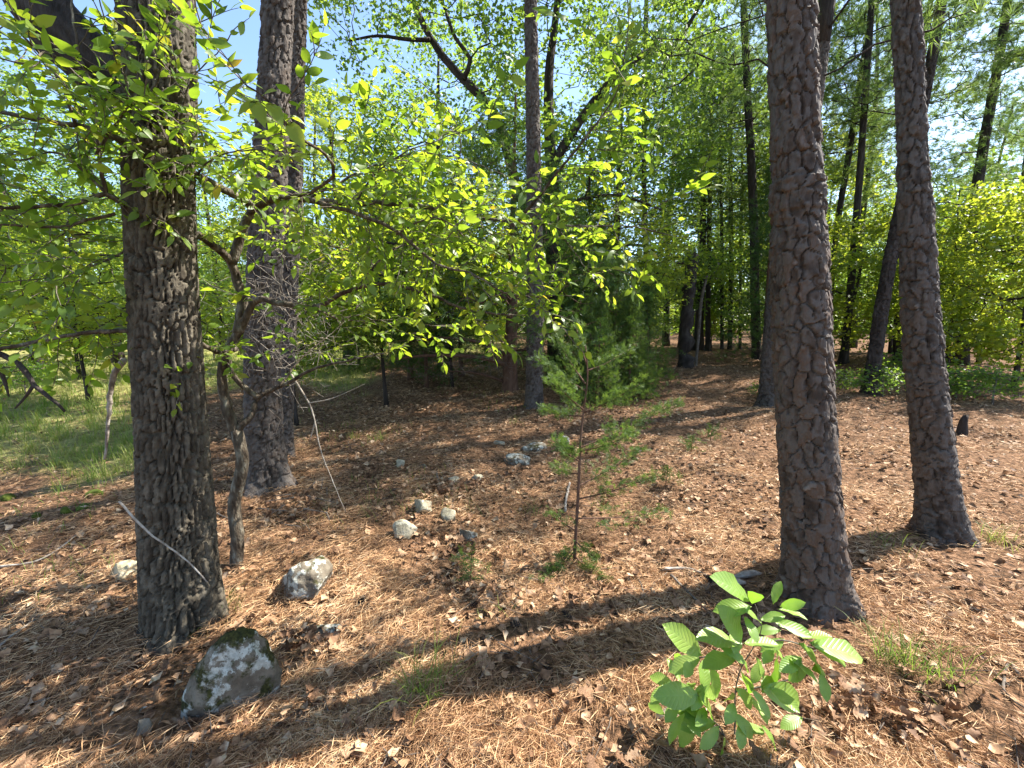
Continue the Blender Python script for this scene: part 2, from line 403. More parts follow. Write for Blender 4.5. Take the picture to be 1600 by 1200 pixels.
def pine(key, label, H, r0, z0, npad, group, spread=2.6, name='pine_tree'):
    t = thing(name, label, 'pine tree', group=group)
    tp = trunk_pts(H, wob=.2, n=18); tr = r0 * (1 - tp[:, 2] / H * .75) * (1 + .3 * np.exp(-tp[:, 2] / .25))
    tp2 = catmull(np.column_stack([tp, tr]), .35)
    V, T = tube(tp2[:, :3], tp2[:, 3], 12, .05); mk('trunk', V, T, M['farbark'], rng.random(len(V)), t, smooth=False)
    tg = []
    z = z0
    while z < H - .3:
        k = rng.integers(3, 6); L = spread * (1 - .65 * (z - z0) / (H - z0)) * rng.uniform(.6, 1.1)
        for a in rng.uniform(0, 2 * math.pi, k):
            for q in range(npad):
                f = rng.uniform(.4, 1)
                tg.append((math.cos(a) * L * f + rng.normal() * .3 * f, math.sin(a) * L * f + rng.normal() * .3 * f, z + .12 * L * f + rng.normal() * .12))
        z += rng.uniform(.5, .9)
    tg = np.array(tg)
    A, B, ra, rb, N = grow(tp2[::1, :3], tg, tip=.007, rmax=.06, sag=.04)
    V, T = edges(A, B, ra, rb, 4); mk('branches', V, T, M['farbark'], rng.random(len(V)), t)
    m = Mesh()
    per = 13; n = len(tg) * per
    pos = np.repeat(tg, per, 0) + rng.normal(size=(n, 3)) * [.2, .2, .09]
    d = unit(np.column_stack([np.repeat(tg[:, 0], per), np.repeat(tg[:, 1], per), np.zeros(n)])) * .7 + rand_dirs(n, .35, .6)
    for q in range(3):
        s = slice(q, None, 3)
        V, T, r = scatter(*TUFTS[q], pos[s], d[s], rand_dirs(len(pos[s])), rng.uniform(.13, .2, len(pos[s])), rng.random(len(pos[s]))); m.add(V, T, r)
    m.mk('crown', M['pineleaf'], parent=t, kind='stuff')
    protos[key] = t; return t

def sprig(seed, n=7):
    "a flat fern-like spray of cedar scale leaves: 2 triangles per branchlet"
    r = np.random.default_rng(seed); V = []; T = []
    def blade(a, b, wd):
        k = len(V); a = np.array(a); b = np.array(b); s = unit(np.cross(b - a, [0, 0, 1])) * wd
        V.extend([a - s * 1.0, a + s * 1.0, b + s * .6, b - s * .6]); T.extend([(k, k + 1, k + 2), (k, k + 2, k + 3)])
    blade((0, 0, 0), (1, 0, .05), .03)
    for i in range(n):
        x = .12 + .8 * i / n; L = (.5 - .3 * i / n) * r.uniform(.7, 1.2); s = 1 if i % 2 else -1
        blade((x, 0, 0), (x + L * .7, s * L * .75, r.uniform(-.15, .2)), .035)
    return np.array(V), np.array(T)
SPRIGS = [sprig(i) for i in range(3)]

def sprigs_along(m, centres, dirs, per, spread, size):
    n = len(centres) * per
    pos = np.repeat(centres, per, 0) + rng.normal(size=(n, 3)) * spread
    d = np.repeat(dirs, per, 0) * .8 + rand_dirs(n, .25, .7) * .8
    base = np.repeat(rng.random(len(centres)), per)
    for q in range(3):
        s = slice(q, None, 3); k = len(pos[s])
        V, T, r = scatter(*SPRIGS[q], pos[s], d[s], rand_dirs(k, .8), rng.uniform(.7, 1.3, k) * size, np.clip(base[s] * .5 + rng.random(k) * .5, 0, 1)); m.add(V, T, r)

def cedar(key, label, H, Rb, z0, ncl, per, size, group=None, r0=.1, leafmat='cedarleaf'):
    t = thing('cedar_tree', label, 'cedar tree', group=group)
    tp = trunk_pts(H, wob=.1); tr = r0 * (1 - tp[:, 2] / H * .85) * (1 + .4 * np.exp(-tp[:, 2] / .15))
    V, T = tube(tp, tr, 8, .04); mk('trunk', V, T, M['cedarbark'], rng.random(len(V)), t, smooth=True)
    z = z0 + (H - z0) * rng.random(ncl) ** 1.3
    rr = Rb * (1 - ((z - z0) / (H - z0)) ** 1.2) * rng.uniform(.25, 1, ncl) ** .6 * (.75 + .25 * rng.random(ncl)) + .05; a = rng.uniform(0, 2 * math.pi, ncl)
    rr *= .8 + .25 * np.sin(3 * a + z * 2)
    tg = np.stack([rr * np.cos(a), rr * np.sin(a), z], 1)
    A, B, ra, rb, N = grow(tp, tg, tip=.004, rmax=.035, sag=-.03)
    V, T = edges(A, B, ra, rb, 3); mk('branches', V, T, M['cedarbark'], rng.random(len(V)), t)
    m = Mesh(); sprigs_along(m, tg, unit(tg * [1, 1, .0] + [0, 0, .3]), per, [.11, .11, .09], size)
    m.mk('crown', M[leafmat], parent=t, kind='stuff')
    protos[key] = t; return t

# ------------------------------------------------------------------ THE GROUND
def build_ground():
    n = 370; a = 5.6
    u = np.linspace(-1, 1, n)
    xs = 260 * np.sinh(a * u) / math.sinh(a)
    v = np.linspace(-.55, 1, n); ys = 260 * np.sinh(a * v) / math.sinh(a) + 1.5
    X, Y = np.meshgrid(xs, ys); Z = height(X, Y)
    V = np.stack([X, Y, Z], -1).reshape(-1, 3)
    i = np.arange(n - 1)[:, None] * n; j = np.arange(n - 1)[None]
    a_, b_, c_, d_ = i + j, i + j + 1, i + n + j + 1, i + n + j
    T = np.concatenate([np.stack([a_, b_, c_], -1).reshape(-1, 3), np.stack([a_, c_, d_], -1).reshape(-1, 3)])
    m = bpy.data.materials.new('forest_floor'); m.use_nodes = True
    nt = m.node_tree; N = nt.nodes; L = nt.links; b = N['Principled BSDF']; b.inputs['Roughness'].default_value = .95; b.inputs['Specular IOR Level'].default_value = .1
    tc = N.new('ShaderNodeTexCoord')
    def noi(s, d, stretch=(1, 1, 1), rot=0):
        mp = N.new('ShaderNodeMapping'); mp.inputs['Scale'].default_value = stretch; mp.inputs['Rotation'].default_value = (0, 0, rot); L.new(tc.outputs['Object'], mp.inputs[0])
        q = N.new('ShaderNodeTexNoise'); q.inputs['Scale'].default_value = s; q.inputs['Detail'].default_value = d; L.new(mp.outputs[0], q.inputs[0]); return q.outputs[0]
    def rng_(src, a, bb):
        r = N.new('ShaderNodeMapRange'); r.inputs[1].default_value = a; r.inputs[2].default_value = bb; L.new(src, r.inputs[0]); return r.outputs[0]
    r1 = ramp(nt, [(.035, .022, .014), (.11, .062, .034), (.20, .11, .06), (.30, .19, .12)]); L.new(rng_(noi(28, 8), .3, .72), r1.inputs[0])
    r2 = ramp(nt, [(.12, .09, .04), (.22, .21, .07), (.34, .31, .13)]); L.new(rng_(noi(9, 8), .3, .7), r2.inputs[0])
    at = N.new('ShaderNodeAttribute'); at.attribute_name = 'rnd'
    mx = N.new('ShaderNodeMix'); mx.data_type = 'RGBA'; L.new(at.outputs['Fac'], mx.inputs[0]); L.new(r1.outputs[0], mx.inputs[6]); L.new(r2.outputs[0], mx.inputs[7])
    L.new(mx.outputs[2], b.inputs['Base Color'])
    bu = N.new('ShaderNodeBump'); bu.inputs['Strength'].default_value = 1; bu.inputs['Distance'].default_value = .03; L.new(noi(60, 6), bu.inputs['Height']); L.new(bu.outputs[0], b.inputs['Normal'])
    g = mk('ground', V, T, m, grassmask(V[:, 0], V[:, 1]), smooth=True); g['kind'] = 'structure'
    return g

def patch(x, y, f=1.0, s=0.0):
    return .5 + .25 * (np.sin(1.7 * f * x + 1.1 * f * y + s) + np.sin(-1.3 * f * x + 2.1 * f * y + 1.7 + s) * np.cos(.9 * f * x + s))

def grassmask(x, y):
    e = .35 * np.sin(2.1 * x + y) + .2 * np.sin(5 * x - 3 * y)
    a = np.clip((y - 4.3 + e) / .8, 0, 1) * np.clip((-x - .82 * y + e + .2) / .8, 0, 1)
    b = np.clip((y - 9.5 + 2 * e) / 1.5, 0, 1) * np.clip((-x - .30 * y + e + .4) / 1., 0, 1)
    c = np.clip((y - 17) / 3, 0, 1) * np.clip((-x + 1) / 3, 0, 1)
    return np.clip(np.maximum(np.maximum(a, b), c), 0, 1)

ground = build_ground()

def polar(n, r0, r1, logu=True, half=78):
    r = np.exp(rng.uniform(math.log(r0), math.log(r1), n)) if logu else rng.uniform(r0, r1, n)
    a = rng.uniform(-R(half), R(half), n)
    return r * np.sin(a), r * np.cos(a), r

TRUNKS = []                                     # (x, y, radius) kept clear of litter
def clear(x, y, pad=.0):
    k = np.ones(len(x), bool)
    for (a, b, r) in TRUNKS: k &= (x - a) ** 2 + (y - b) ** 2 > (r + pad) ** 2
    return k

# ------------------------------------------------------------------ trunks with bark of separate plates
class Trunk:
    def __init__(s, pix, Y0, H, flare=.34, fl=.12):
        "pix: (px, py, width px) bottom to top of the picture"
        c = []; r = []
        base = G(pix[0][0], pix[0][1])
        Yb = base[1] if Y0 is None else Y0
        for (px, py, wd) in pix:
            p = P(px, py, Yb); th = math.atan2(abs(p[0]), Yb)
            dc = -float((CM.T @ (p - np.array([0, 0, CAM_H])))[2]); c.append(p); r.append(wd / 2 * dc / FPX * math.cos(th) * .99)
        c = np.array(c); r = np.array(r)
        c[0, 2] = height(c[0, 0], c[0, 1]); s.base = c[0].copy()
        dn = c[0] - (c[1] - c[0]) / (c[1, 2] - c[0, 2]) * .35
        sl_ = (c[-1] - c[-2]) / (c[-1, 2] - c[-2, 2])
        up = c[-1] + sl_ * (H - c[-1, 2])
        c = np.vstack([dn, c, up]); r = np.r_[r[0], r, r[-1] * .45]
        q = catmull(np.column_stack([c, r]), .1)
        o = np.argsort(q[:, 2]); q = q[o]
        s.z = q[:, 2]; s.x = q[:, 0]; s.y = q[:, 1]; s.r = q[:, 3]; s.flare = flare; s.fl = fl; s.H = H
        s.ph = rng.uniform(0, 6)
        TRUNKS.append((s.base[0], s.base[1], s.rad(np.array([s.base[2] + .05]))[0]))
    def rad(s, z): return np.interp(z, s.z, s.r) * (1 + s.flare * np.exp(-np.clip(z - s.base[2] + .03, -.2, None) / s.fl))
    def pos(s, th, z, off=0):
        rr = s.rad(z) * (1 + .025 * np.sin(3 * th + z * 1.7 + s.ph) + .02 * np.sin(5 * th - z * 2.3)
                         + .15 * np.exp(-np.clip(z - s.base[2], 0, None) / .12) * np.sin(4 * th + s.ph)) + off
        return np.stack([np.interp(z, s.z, s.x) + rr * np.cos(th), np.interp(z, s.z, s.y) + rr * np.sin(th), z], -1)
    def core(s, parent, mat, zt, step=.05, n=40, inset=0.0):
        zs = np.concatenate([np.arange(s.base[2] - .3, zt, step), np.linspace(zt, s.H, 14)])
        th = np.linspace(0, 2 * math.pi, n, endpoint=False)
        TH, Z = np.meshgrid(th, zs)
        V = s.pos(TH, Z, rng.normal(size=Z.shape) * .001 - np.where(Z < zt, inset, 0)).reshape(-1, 3)
        m = len(zs); i = np.arange(m - 1)[:, None] * n; j = np.arange(n)[None]; k = (j + 1) % n
        T = np.concatenate([np.stack([i + j, i + k, i + n + k], -1).reshape(-1, 3), np.stack([i + j, i + n + k, i + n + j], -1).reshape(-1, 3)])
        return mk('trunk', V, T, mat, rng.random(len(V)), parent, s.base, smooth=True)

def vnoise(u, v, per, seed):
    "value noise on an integer lattice, periodic in u"
    r = np.random.default_rng(seed); tab = r.random((per, 512))
    iu = np.floor(u).astype(int); iv = np.floor(v).astype(int); fu = u - iu; fv = v - iv
    fu = fu * fu * (3 - 2 * fu); fv = fv * fv * (3 - 2 * fv)
    a, b = iu % per, (iu + 1) % per; c, d = iv % 512, (iv + 1) % 512
    return (tab[a, c] * (1 - fu) + tab[b, c] * fu) * (1 - fv) + (tab[a, d] * (1 - fu) + tab[b, d] * fu) * fv - .5

def cells(u, v, per, seed, jit=.42, brick=.5):
    "nearest and second nearest jittered lattice point; returns F1, F2, cell id, offsets from the cell point"
    r = np.random.default_rng(seed); J = r.uniform(-jit, jit, (per, 700, 2))
    iu = np.floor(u).astype(int); iv = np.floor(v).astype(int)
    F1 = np.full(u.shape, 9.); F2 = np.full(u.shape, 9.); ID = np.zeros(u.shape, np.int64); DU = np.zeros(u.shape); DV = np.zeros(u.shape)
    for dv in (-1, 0, 1, 2):
        for du in (-2, -1, 0, 1, 2):
            a, b = iu + du, iv + dv; am, bm_ = a % per, b % 700
            x = a + (b % 2) * brick + J[am, bm_, 0]; y = b + J[am, bm_, 1]
            ex, ey = u - x, v - y; d = np.sqrt(ex * ex + ey * ey)
            n1 = d < F1; F2 = np.where(n1, F1, np.minimum(F2, d)); ID = np.where(n1, am * 700 + bm_, ID); DU = np.where(n1, ex, DU); DV = np.where(n1, ey, DV); F1 = np.where(n1, d, F1)
    return F1, F2, ID, DU, DV

def sst(x, a, b):
    t = np.clip((x - a) / (b - a), 0, 1); return t * t * (3 - 2 * t)

def bark(tr, z0, z1, cw, chh, mat, parent, seed, res, nparts=300, kind='scale'):
    "bark in relief all round the trunk, split along its fissures into separate plates"
    sc = kind == 'scale'
    circ = 2 * math.pi * float(np.mean(tr.rad(np.linspace(z0 + .3, z1, 20))))
    face = math.atan2(-tr.base[1], -tr.base[0])
    nf = int(circ * .60 / res); nb = int(circ * .40 / (res * 2.6))
    th = face + np.concatenate([np.linspace(-.60 * math.pi, .60 * math.pi, nf, endpoint=False), np.linspace(.60 * math.pi, 1.40 * math.pi, nb, endpoint=False)])
    zs = np.arange(z0, z1, res * 1.15); n = len(th); m = len(zs)
    TH, Z = np.meshgrid(th, zs); Tn = (TH / (2 * math.pi)) % 1
    nc = max(6, round(circ / cw)); rs = np.random.default_rng(seed)
    # domain warp
    W = lambda f, k: vnoise(Tn * round(circ / f), Z / f + 40, round(circ / f), seed * 7 + k)
    if sc:
        uu = Tn * nc + .9 * W(.16, 1) + .3 * W(.035, 2); vv = Z / chh + 20 + 1.0 * W(.15, 3) + .5 * W(.04, 4)
        F1, F2, ID, DU, DV = cells(uu, vv, nc, seed, .44)
        pr = rs.random(nc * 700); gx = rs.uniform(-1, 1, nc * 700)
        cr = F2 - F1; side = np.abs(DU) / (np.abs(DU) + np.abs(DV) + 1e-6)
        wid = .04 + (.06 + .22 * sst(side, .35, .8)) * sst(W(.09, 5), -.3, .25)
        crack = 1 - sst(cr, wid * .45, wid)
        h = .0065 * pr[ID] + .0035 * gx[ID] * DU - .011 * DV * rs.uniform(.1, 1, nc * 700)[ID]
        # thin flakes lying on the plates, sharp edged
        n2 = round(circ / .034); a, b, I2, du, dv = cells(Tn * n2 + 1.2 * W(.05, 6), Z / .042 + 20 + 1.2 * W(.05, 7), n2, seed + 3, .45)
        p2 = rs.random(n2 * 700); h = h + .0052 * np.floor(p2[I2] * 3) / 2 * (1 - crack) - .0045 * dv * (p2[I2] > .35) - .002 * (1 - sst(b - a, .02, .09)) * (p2[I2] > .55)
        h = h - .019 * crack + .0012 * W(.012, 8) + .0016 * W(.03, 9)
        rnd = -.02 + .62 * pr[ID] + .42 * p2[I2] + .35 * W(.02, 10)
    else:
        uu = Tn * nc + 1.1 * W(.20, 1) + .45 * W(.05, 2); vv = Z / chh + 20 + .8 * W(.09, 3) + .5 * W(.03, 4)
        F1, F2, ID, DU, DV = cells(uu, vv, nc, seed, .40)
        pr = rs.random(nc * 700); cr = F2 - F1; side = np.abs(DU) / (np.abs(DU) + np.abs(DV) + 1e-6)
        wid = .10 + (.10 + .32 * sst(side, .3, .75)) * sst(W(.10, 5), -.35, .25)
        crack = 1 - sst(cr, wid * .3, wid)
        n2 = round(circ / .020); a, b, I2, du, dv = cells(Tn * n2 + .9 * W(.04, 6), Z / .036 + 20 + .9 * W(.04, 7), n2, seed + 3, .45)
        p2 = rs.random(n2 * 700)
        h = .005 * pr[ID] + .0035 * p2[I2] - .005 * (1 - sst(b - a, .03, .14)) - .028 * crack + .0015 * W(.014, 8) + .001 * W(.007, 9)
        rnd = .2 + .35 * pr[ID] + .35 * p2[I2] + .35 * W(.016, 10)
    V = tr.pos(TH, Z, h - .004).reshape(-1, 3); rnd = np.clip(rnd, 0, 1).ravel()
    i = np.arange(m - 1)[:, None]; j = np.arange(n)[None]; k = (j + 1) % n
    q = np.stack([i * n + j, i * n + k, (i + 1) * n + k, (i + 1) * n + j], -1).reshape(-1, 4)
    pid = ID.ravel()[q[:, 0]]
    order = np.argsort(pid, kind='stable'); q = q[order]; pid = pid[order]
    cut = np.flatnonzero(np.diff(pid)) + 1; groups = np.split(np.arange(len(q)), cut)
    sc_ = []
    for g in groups:
        c = V[q[g[len(g) // 2], 0]]; f = np.array([c[0] - np.interp(c[2], tr.z, tr.x), c[1] - np.interp(c[2], tr.z, tr.y), 0]); vw = np.array([0, 0, CAM_H]) - c
        sc_.append((0 if f @ vw > 0 else 99) + abs(c[2] - 1.5) - .002 * len(g))
    rank = np.argsort(sc_)
    def piece(qq, name, kd=None):
        u_, inv = np.unique(qq, return_inverse=True); inv = inv.reshape(-1, 4)
        T = np.concatenate([inv[:, [0, 1, 2]], inv[:, [0, 2, 3]]])
        return mk(name, V[u_], T, mat, rnd[u_], parent, tr.base, smooth=True, kind=kd)
    for r in rank[:nparts]: piece(q[groups[r]], 'bark_plate')
    if len(rank) > nparts: piece(q[np.concatenate([groups[r] for r in rank[nparts:]])], 'bark_plates', 'stuff')

def crown_above(tr, parent, z0, spread, key='pine', n=90):
    zt = tr.H
    def axis(z): return np.stack([np.interp(z, tr.z, tr.x), np.interp(z, tr.z, tr.y), z], -1)
    base = axis(np.linspace(z0, zt, 12))
    tg = []
    for k in range(n):
        z = rng.uniform(z0, zt); a = rng.uniform(0, 2 * math.pi); L = spread * (1 - .6 * (z - z0) / (zt - z0)) * rng.uniform(.3, 1)
        tg.append(axis(z) + np.array([math.cos(a) * L, math.sin(a) * L, .1 * L]))
    tg = np.array(tg)
    A, B, ra, rb, N = grow(base, tg, tip=.008, rmax=.06)
    V, T = edges(A, B, ra, rb, 4); mk('branches', V, T, M['farbark'], rng.random(len(V)), parent, tr.base)
    if key == 'pine':
        per = 9; nn = len(tg) * per; pos = np.repeat(tg, per, 0) + rng.normal(size=(nn, 3)) * [.25, .25, .1]
        V, T, r = scatter(*TUFTS[0], pos, rand_dirs(nn, .4), rand_dirs(nn), rng.uniform(.15, .22, nn), rng.random(nn))
        mk('crown', V, T, M['pineleaf'], r, parent, tr.base, kind='stuff')
    else:
        V, T, r = leaves_at(tg, 60, (.3, .3, .2), .10, SMALL); mk('crown', V, T, M['oakleaf'], r, parent, tr.base, kind='stuff')

# -- the oak at the left
tr_oak = Trunk([(287, 975, 128), (280, 860, 128), (268, 640, 120), (256, 440, 116), (248, 220, 118), (243, 0, 124)], None, 8.0, .18, .2)
oak = thing('oak_tree', 'thick oak trunk with finely furrowed grey bark, leftmost large trunk with a heavy limb', 'oak tree', tr_oak.base)
tr_oak.core(oak, M['crevice'], 4.3, inset=.05)
bark(tr_oak, tr_oak.base[2] - .06, 4.3, .030, .115, M['oakplate'], oak, 3, .0064, 300, 'ridge')
Yo = tr_oak.base[1]
lp = [(*P(225, 150, Yo), .13), (*P(160, 105, Yo - .05), .125), (*P(95, 50, Yo - .1), .12), (*P(35, -30, Yo - .1), .115), (*P(-60, -160, Yo), .10), (*P(-200, -340, Yo + .4), .07)]
lp = catmull(np.array(lp), .06)
V, T = tube(lp[:, :3], lp[:, 3], 30, .05); mk('limb', V, T, M['farbark'], rng.random(len(V)), oak, tr_oak.base, smooth=True)
crown_above(tr_oak, oak, 5.5, 3.2, 'oak', 90)

# -- near pines
def near_pine(pix, label, seed, H, cell, thick, mat, zt, spread=2.2, z0=8, n=120, nparts=300, group=None):
    t = Trunk(pix, None, H)
    o = thing('pine_tree', label, 'pine tree', t.base, group)
    t.core(o, M['farbark'], zt, inset=.045)
    bark(t, t.base[2] - .05, zt, cell[0], cell[1], mat, o, seed, thick, nparts)
    crown_above(t, o, z0, spread, 'pine', n)
    return t, o
tr_p1, pine1 = near_pine([(1275, 935, 106), (1267, 800, 100), (1256, 600, 96), (1246, 300, 92), (1234, 0, 78)],
    'large pine with broad scaly bark plates behind the big-leaved sapling', 21, 14, (.060, .105), .0064, M['plate_red'], 4.6)
tr_p2, pine2 = near_pine([(1472, 838, 84), (1462, 740, 76), (1443, 540, 66), (1428, 300, 56), (1415, 0, 46)],
    'scaly pine trunk at the right, lit along its right edge, leaning to the left', 22, 14, (.056, .100), .0082, M['plate'], 5.6, 2.2, 9.5)
tr_p3, pine3 = near_pine([(415, 755, 72), (412, 650, 62), (412, 480, 58), (422, 250, 56), (436, 0, 50)],
    'pine trunk with lichen-spotted plates directly right of the large oak', 23, 14, (.064, .115), .0100, M['plate'], 7.2)
tr_p4, pine4 = near_pine([(444, 712, 32), (444, 640, 30), (452, 450, 28), (462, 200, 27), (468, 0, 24)],
    'slimmer pine trunk half hidden behind the pine beside the oak', 24, 13, (.060, .080), .011, M['plate'], 8.0)
tr_p5, pine5 = near_pine([(835, 636, 27), (836, 540, 27), (836, 400, 25), (833, 200, 22), (829, 0, 20)],
    'slender straight pine in the centre standing beside the leaning cedar', 25, 14, (.07, .09), .014, M['plate'], 8.8, 2.4, 7.5, 170)
tr_p6, pine6 = near_pine([(1206, 636, 44), (1212, 540, 42), (1228, 380, 38), (1264, 200, 32), (1292, 0, 28)],
    'pine standing close behind the big scaly pine and leaning to the right', 26, 12, (.07, .09), .014, M['plate'], 6.0, 3.0, 5.5, 230)  # crown set low, wide and dense to shade the middle ground
tr_p7, pine7 = near_pine([(1358, 616, 26), (1366, 560, 25), (1385, 440, 24), (1402, 350, 23), (1445, 150, 19), (1472, 0, 18)],
    'dark pine trunk leaning strongly to the right behind the right hand pine', 27, 12, (.08, .10), .015, M['farbark'], 6.5, 2.0, 9.5, 70)  # darker bark put on this trunk to stand for its shade

# ------------------------------------------------------------------ middle distance trees placed one by one
def post(pix, name, label, cat, H, mat='farbark', crown=None, group=None, Y0=None, flare=.3):
    t = Trunk(pix, Y0, H, flare); o = thing(name, label, cat, t.base, group)
    t.core(o, M[mat], H * .6, .12, 14)
    if crown: crown(t, o)
    return t, o

# post oak in the centre, forked low, with manual limbs
tr_c, cen = post([(868, 592, 26), (868, 480, 26), (866, 400, 24), (863, 300, 20), (857, 130, 15), (868, 30, 11)], 'oak_tree',
    'forked oak with dark limbs and lobed leaves behind the slender centre pine', 'oak tree', 11.5)
Yc = tr_c.base[1]
limbs = []
def limb(pts, Y, r0, r1, parent, org, mat='farbark'):
    q = np.array([[*P(p[0], p[1], Y + (p[2] if len(p) > 2 else 0)), 0] for p in pts]); q[:, 3] = np.linspace(r0, r1, len(q))
    q = catmull(q, .2); V, T = tube(q[:, :3], q[:, 3], 8, .05); mk('limb', V, T, M[mat], rng.random(len(V)), parent, org, smooth=True); return q[:, :3]
nodes = [limb([(868, 400), (830, 335), (806, 290), (790, 225), (768, 170), (722, 122), (692, 88), (665, 45), (640, -10), (610, -80)], Yc, .15, .05, cen, tr_c.base),
         limb([(724, 124), (735, 92), (712, 60), (690, 0)], Yc - .3, .06, .03, cen, tr_c.base),
         limb([(672, 62), (640, 62), (590, 56), (545, 64)], Yc - .1, .05, .02, cen, tr_c.base),
         limb([(862, 260), (905, 190), (945, 138), (985, 100), (1020, 78), (1060, 75), (1085, 95)], Yc, .11, .05, cen, tr_c.base),
         limb([(1050, 75), (1075, 40), (1110, -20)], Yc - .2, .06, .03, cen, tr_c.base),
         limb([(866, 320), (960, 305), (1040, 330)], Yc - .3, .05, .02, cen, tr_c.base)]
base = np.vstack(nodes + [np.stack([np.interp(np.linspace(4, 11, 10), tr_c.z, a) for a in (tr_c.x, tr_c.y, tr_c.z)], 1)])
tg = []
while len(tg) < 520:
    px, py = rng.uniform(490, 1160), rng.uniform(-420, 340)
    if 550 < px < 672 and 48 < py < 250: continue
    if px < 600 and py > 90: continue
    if ((px - 825) / 340) ** 2 + ((py + 60) / 400) ** 2 > 1: continue
    if patch(px / 60, py / 60, 1.0, 2) < .38: continue
    tg.append(P(px, py, Yc + rng.uniform(-2.2, 2.2)))
tg = np.array(tg)
A, B, ra, rb, N = grow(base, tg, tip=.007, rmax=.05)
V, T = edges(A, B, ra, rb, 4); mk('branches', V, T, M['farbark'], rng.random(len(V)), cen, tr_c.base)
V, T, r = leaves_at(tg, 38, (.22, .22, .16), .125, LOBE); mk('crown', V, T, M['oakleaf'], r, cen, tr_c.base, kind='stuff')

# broken snag
def snag():
    t = Trunk([(1072, 574, 28), (1073, 520, 26), (1077, 450, 24), (1082, 402, 22)], None, 0, .2)
    zt = P(1082, 398, t.base[1])[2]
    o = thing('dead_tree', 'dark broken off dead trunk with a jagged top and one crooked limb', 'dead tree', t.base)
    zs = np.arange(t.base[2] - .2, zt, .1); q = np.stack([np.interp(zs, t.z, t.x), np.interp(zs, t.z, t.y), zs], 1)
    V, T = tube(q, t.rad(zs), 12, .07); mk('trunk', V, T, M['farbark'], rng.random(len(V)), o, t.base)
    m = Mesh()
    for k in range(7):
        a = k * .9; b = q[-1] + [math.cos(a) * .09, math.sin(a) * .09, -.05]
        V, T = edges([b], [b + [rng.normal() * .04, rng.normal() * .04, rng.uniform(.08, .28)]], [.05], [.005], 5); m.add(V, T)
    m.mk('jagged_top', M['farbark'], parent=o, origin=t.base)
    limb([(1077, 412), (1060, 410), (1055, 424), (1040, 428), (1015, 425)], t.base[1], .06, .03, o, t.base)
    limb([(1056, 412), (1040, 380), (1022, 345)], t.base[1] - .1, .025, .01, o, t.base, 'deadwood')
snag()

# simple straight trunks with shared looks
STR = [([(1318, 566, 16), (1323, 520, 14), (1330, 440, 13), (1345, 250, 12), (1362, 0, 11)], 'pine trunk with a thick base just left of the leaning dark pine'),
       ([(1402, 566, 17), (1404, 500, 16), (1410, 380, 14), (1418, 200, 11), (1430, 0, 9)], 'pine trunk showing between the leaning dark pine and the right hand pine'),
       ([(1182, 560, 16), (1180, 470, 15), (1176, 300, 14), (1168, 150, 12), (1162, 0, 11)], 'tall thin pine standing left of the close pair of pines'),
       ([(1290, 556, 10), (1305, 380, 10), (1328, 230, 11), (1352, 80, 11), (1368, 0, 10)], 'dark pine leaning right and seen between the two scaly pines'),
       ([(1012, 560, 9), (1010, 420, 9), (1006, 250, 8), (1010, 0, 7)], 'thin straight pine behind the green cedars right of centre')]
def pc(t, o): crown_above(t, o, t.H * .45, 2.3, 'pine', 150)
for pix, lab in STR: post(pix, 'pine_tree', lab, 'pine tree', 14, crown=pc)
for pix, lab in zip(([(1106, 548, 9), (1107, 430, 8), (1110, 250, 7)], [(1128, 545, 6), (1128, 420, 6), (1126, 250, 5)], [(1140, 546, 8), (1142, 430, 7), (1141, 200, 7)], [(1156, 546, 5), (1157, 420, 5), (1160, 250, 4)]), ('leftmost and thickest of the thin pines where the open path ends', 'very thin pine second from the left at the path end', 'thin pine second from the right at the path end', 'thinnest pine, rightmost of those at the path end')):
    post(pix, 'pine_tree', lab, 'pine tree', 12, crown=pc, group='thin pines at the end of the path')
# leaning thin stems
for pix, lab in (([(1312, 566, 7), (1326, 500, 7), (1340, 440, 6)], 'thin dark stem leaning right at the foot of the leaning pine'),
                 ([(1366, 566, 9), (1385, 500, 8), (1402, 430, 7)], 'thin bare stem leaning right behind the leaning dark pine')):
    t = Trunk(pix, None, 3.4); o = thing('dead_tree', lab, 'dead tree', t.base); t.core(o, M['farbark'], 2.6, .12, 8)
# slim sapling right of snag
t = Trunk([(1087, 572, 5), (1092, 520, 5), (1096, 470, 5), (1108, 420, 4), (1120, 380, 3)], None, 3.0, .1)
o = thing('sapling', 'thin dark sapling leaning right beside the broken dead trunk', 'sapling', t.base); t.core(o, M['twigbark'], 2.6, .1, 7)
tg = pts_in(26, P(1112, 400, t.base[1]), (.6, .6, .8)); A, B, ra, rb, N = grow(np.stack([np.interp(np.linspace(1, 2.9, 6), t.z, a) for a in (t.x, t.y, t.z)], 1), tg, tip=.004, rmax=.02)
V, T = edges(A, B, ra, rb, 3); mk('branches', V, T, M['twigbark'], None, o, t.base)
V, T, r = leaves_at(tg, 30, (.16, .16, .1), .09, LOBE); mk('crown', V, T, M['brightleaf'], r, o, t.base, kind='stuff')

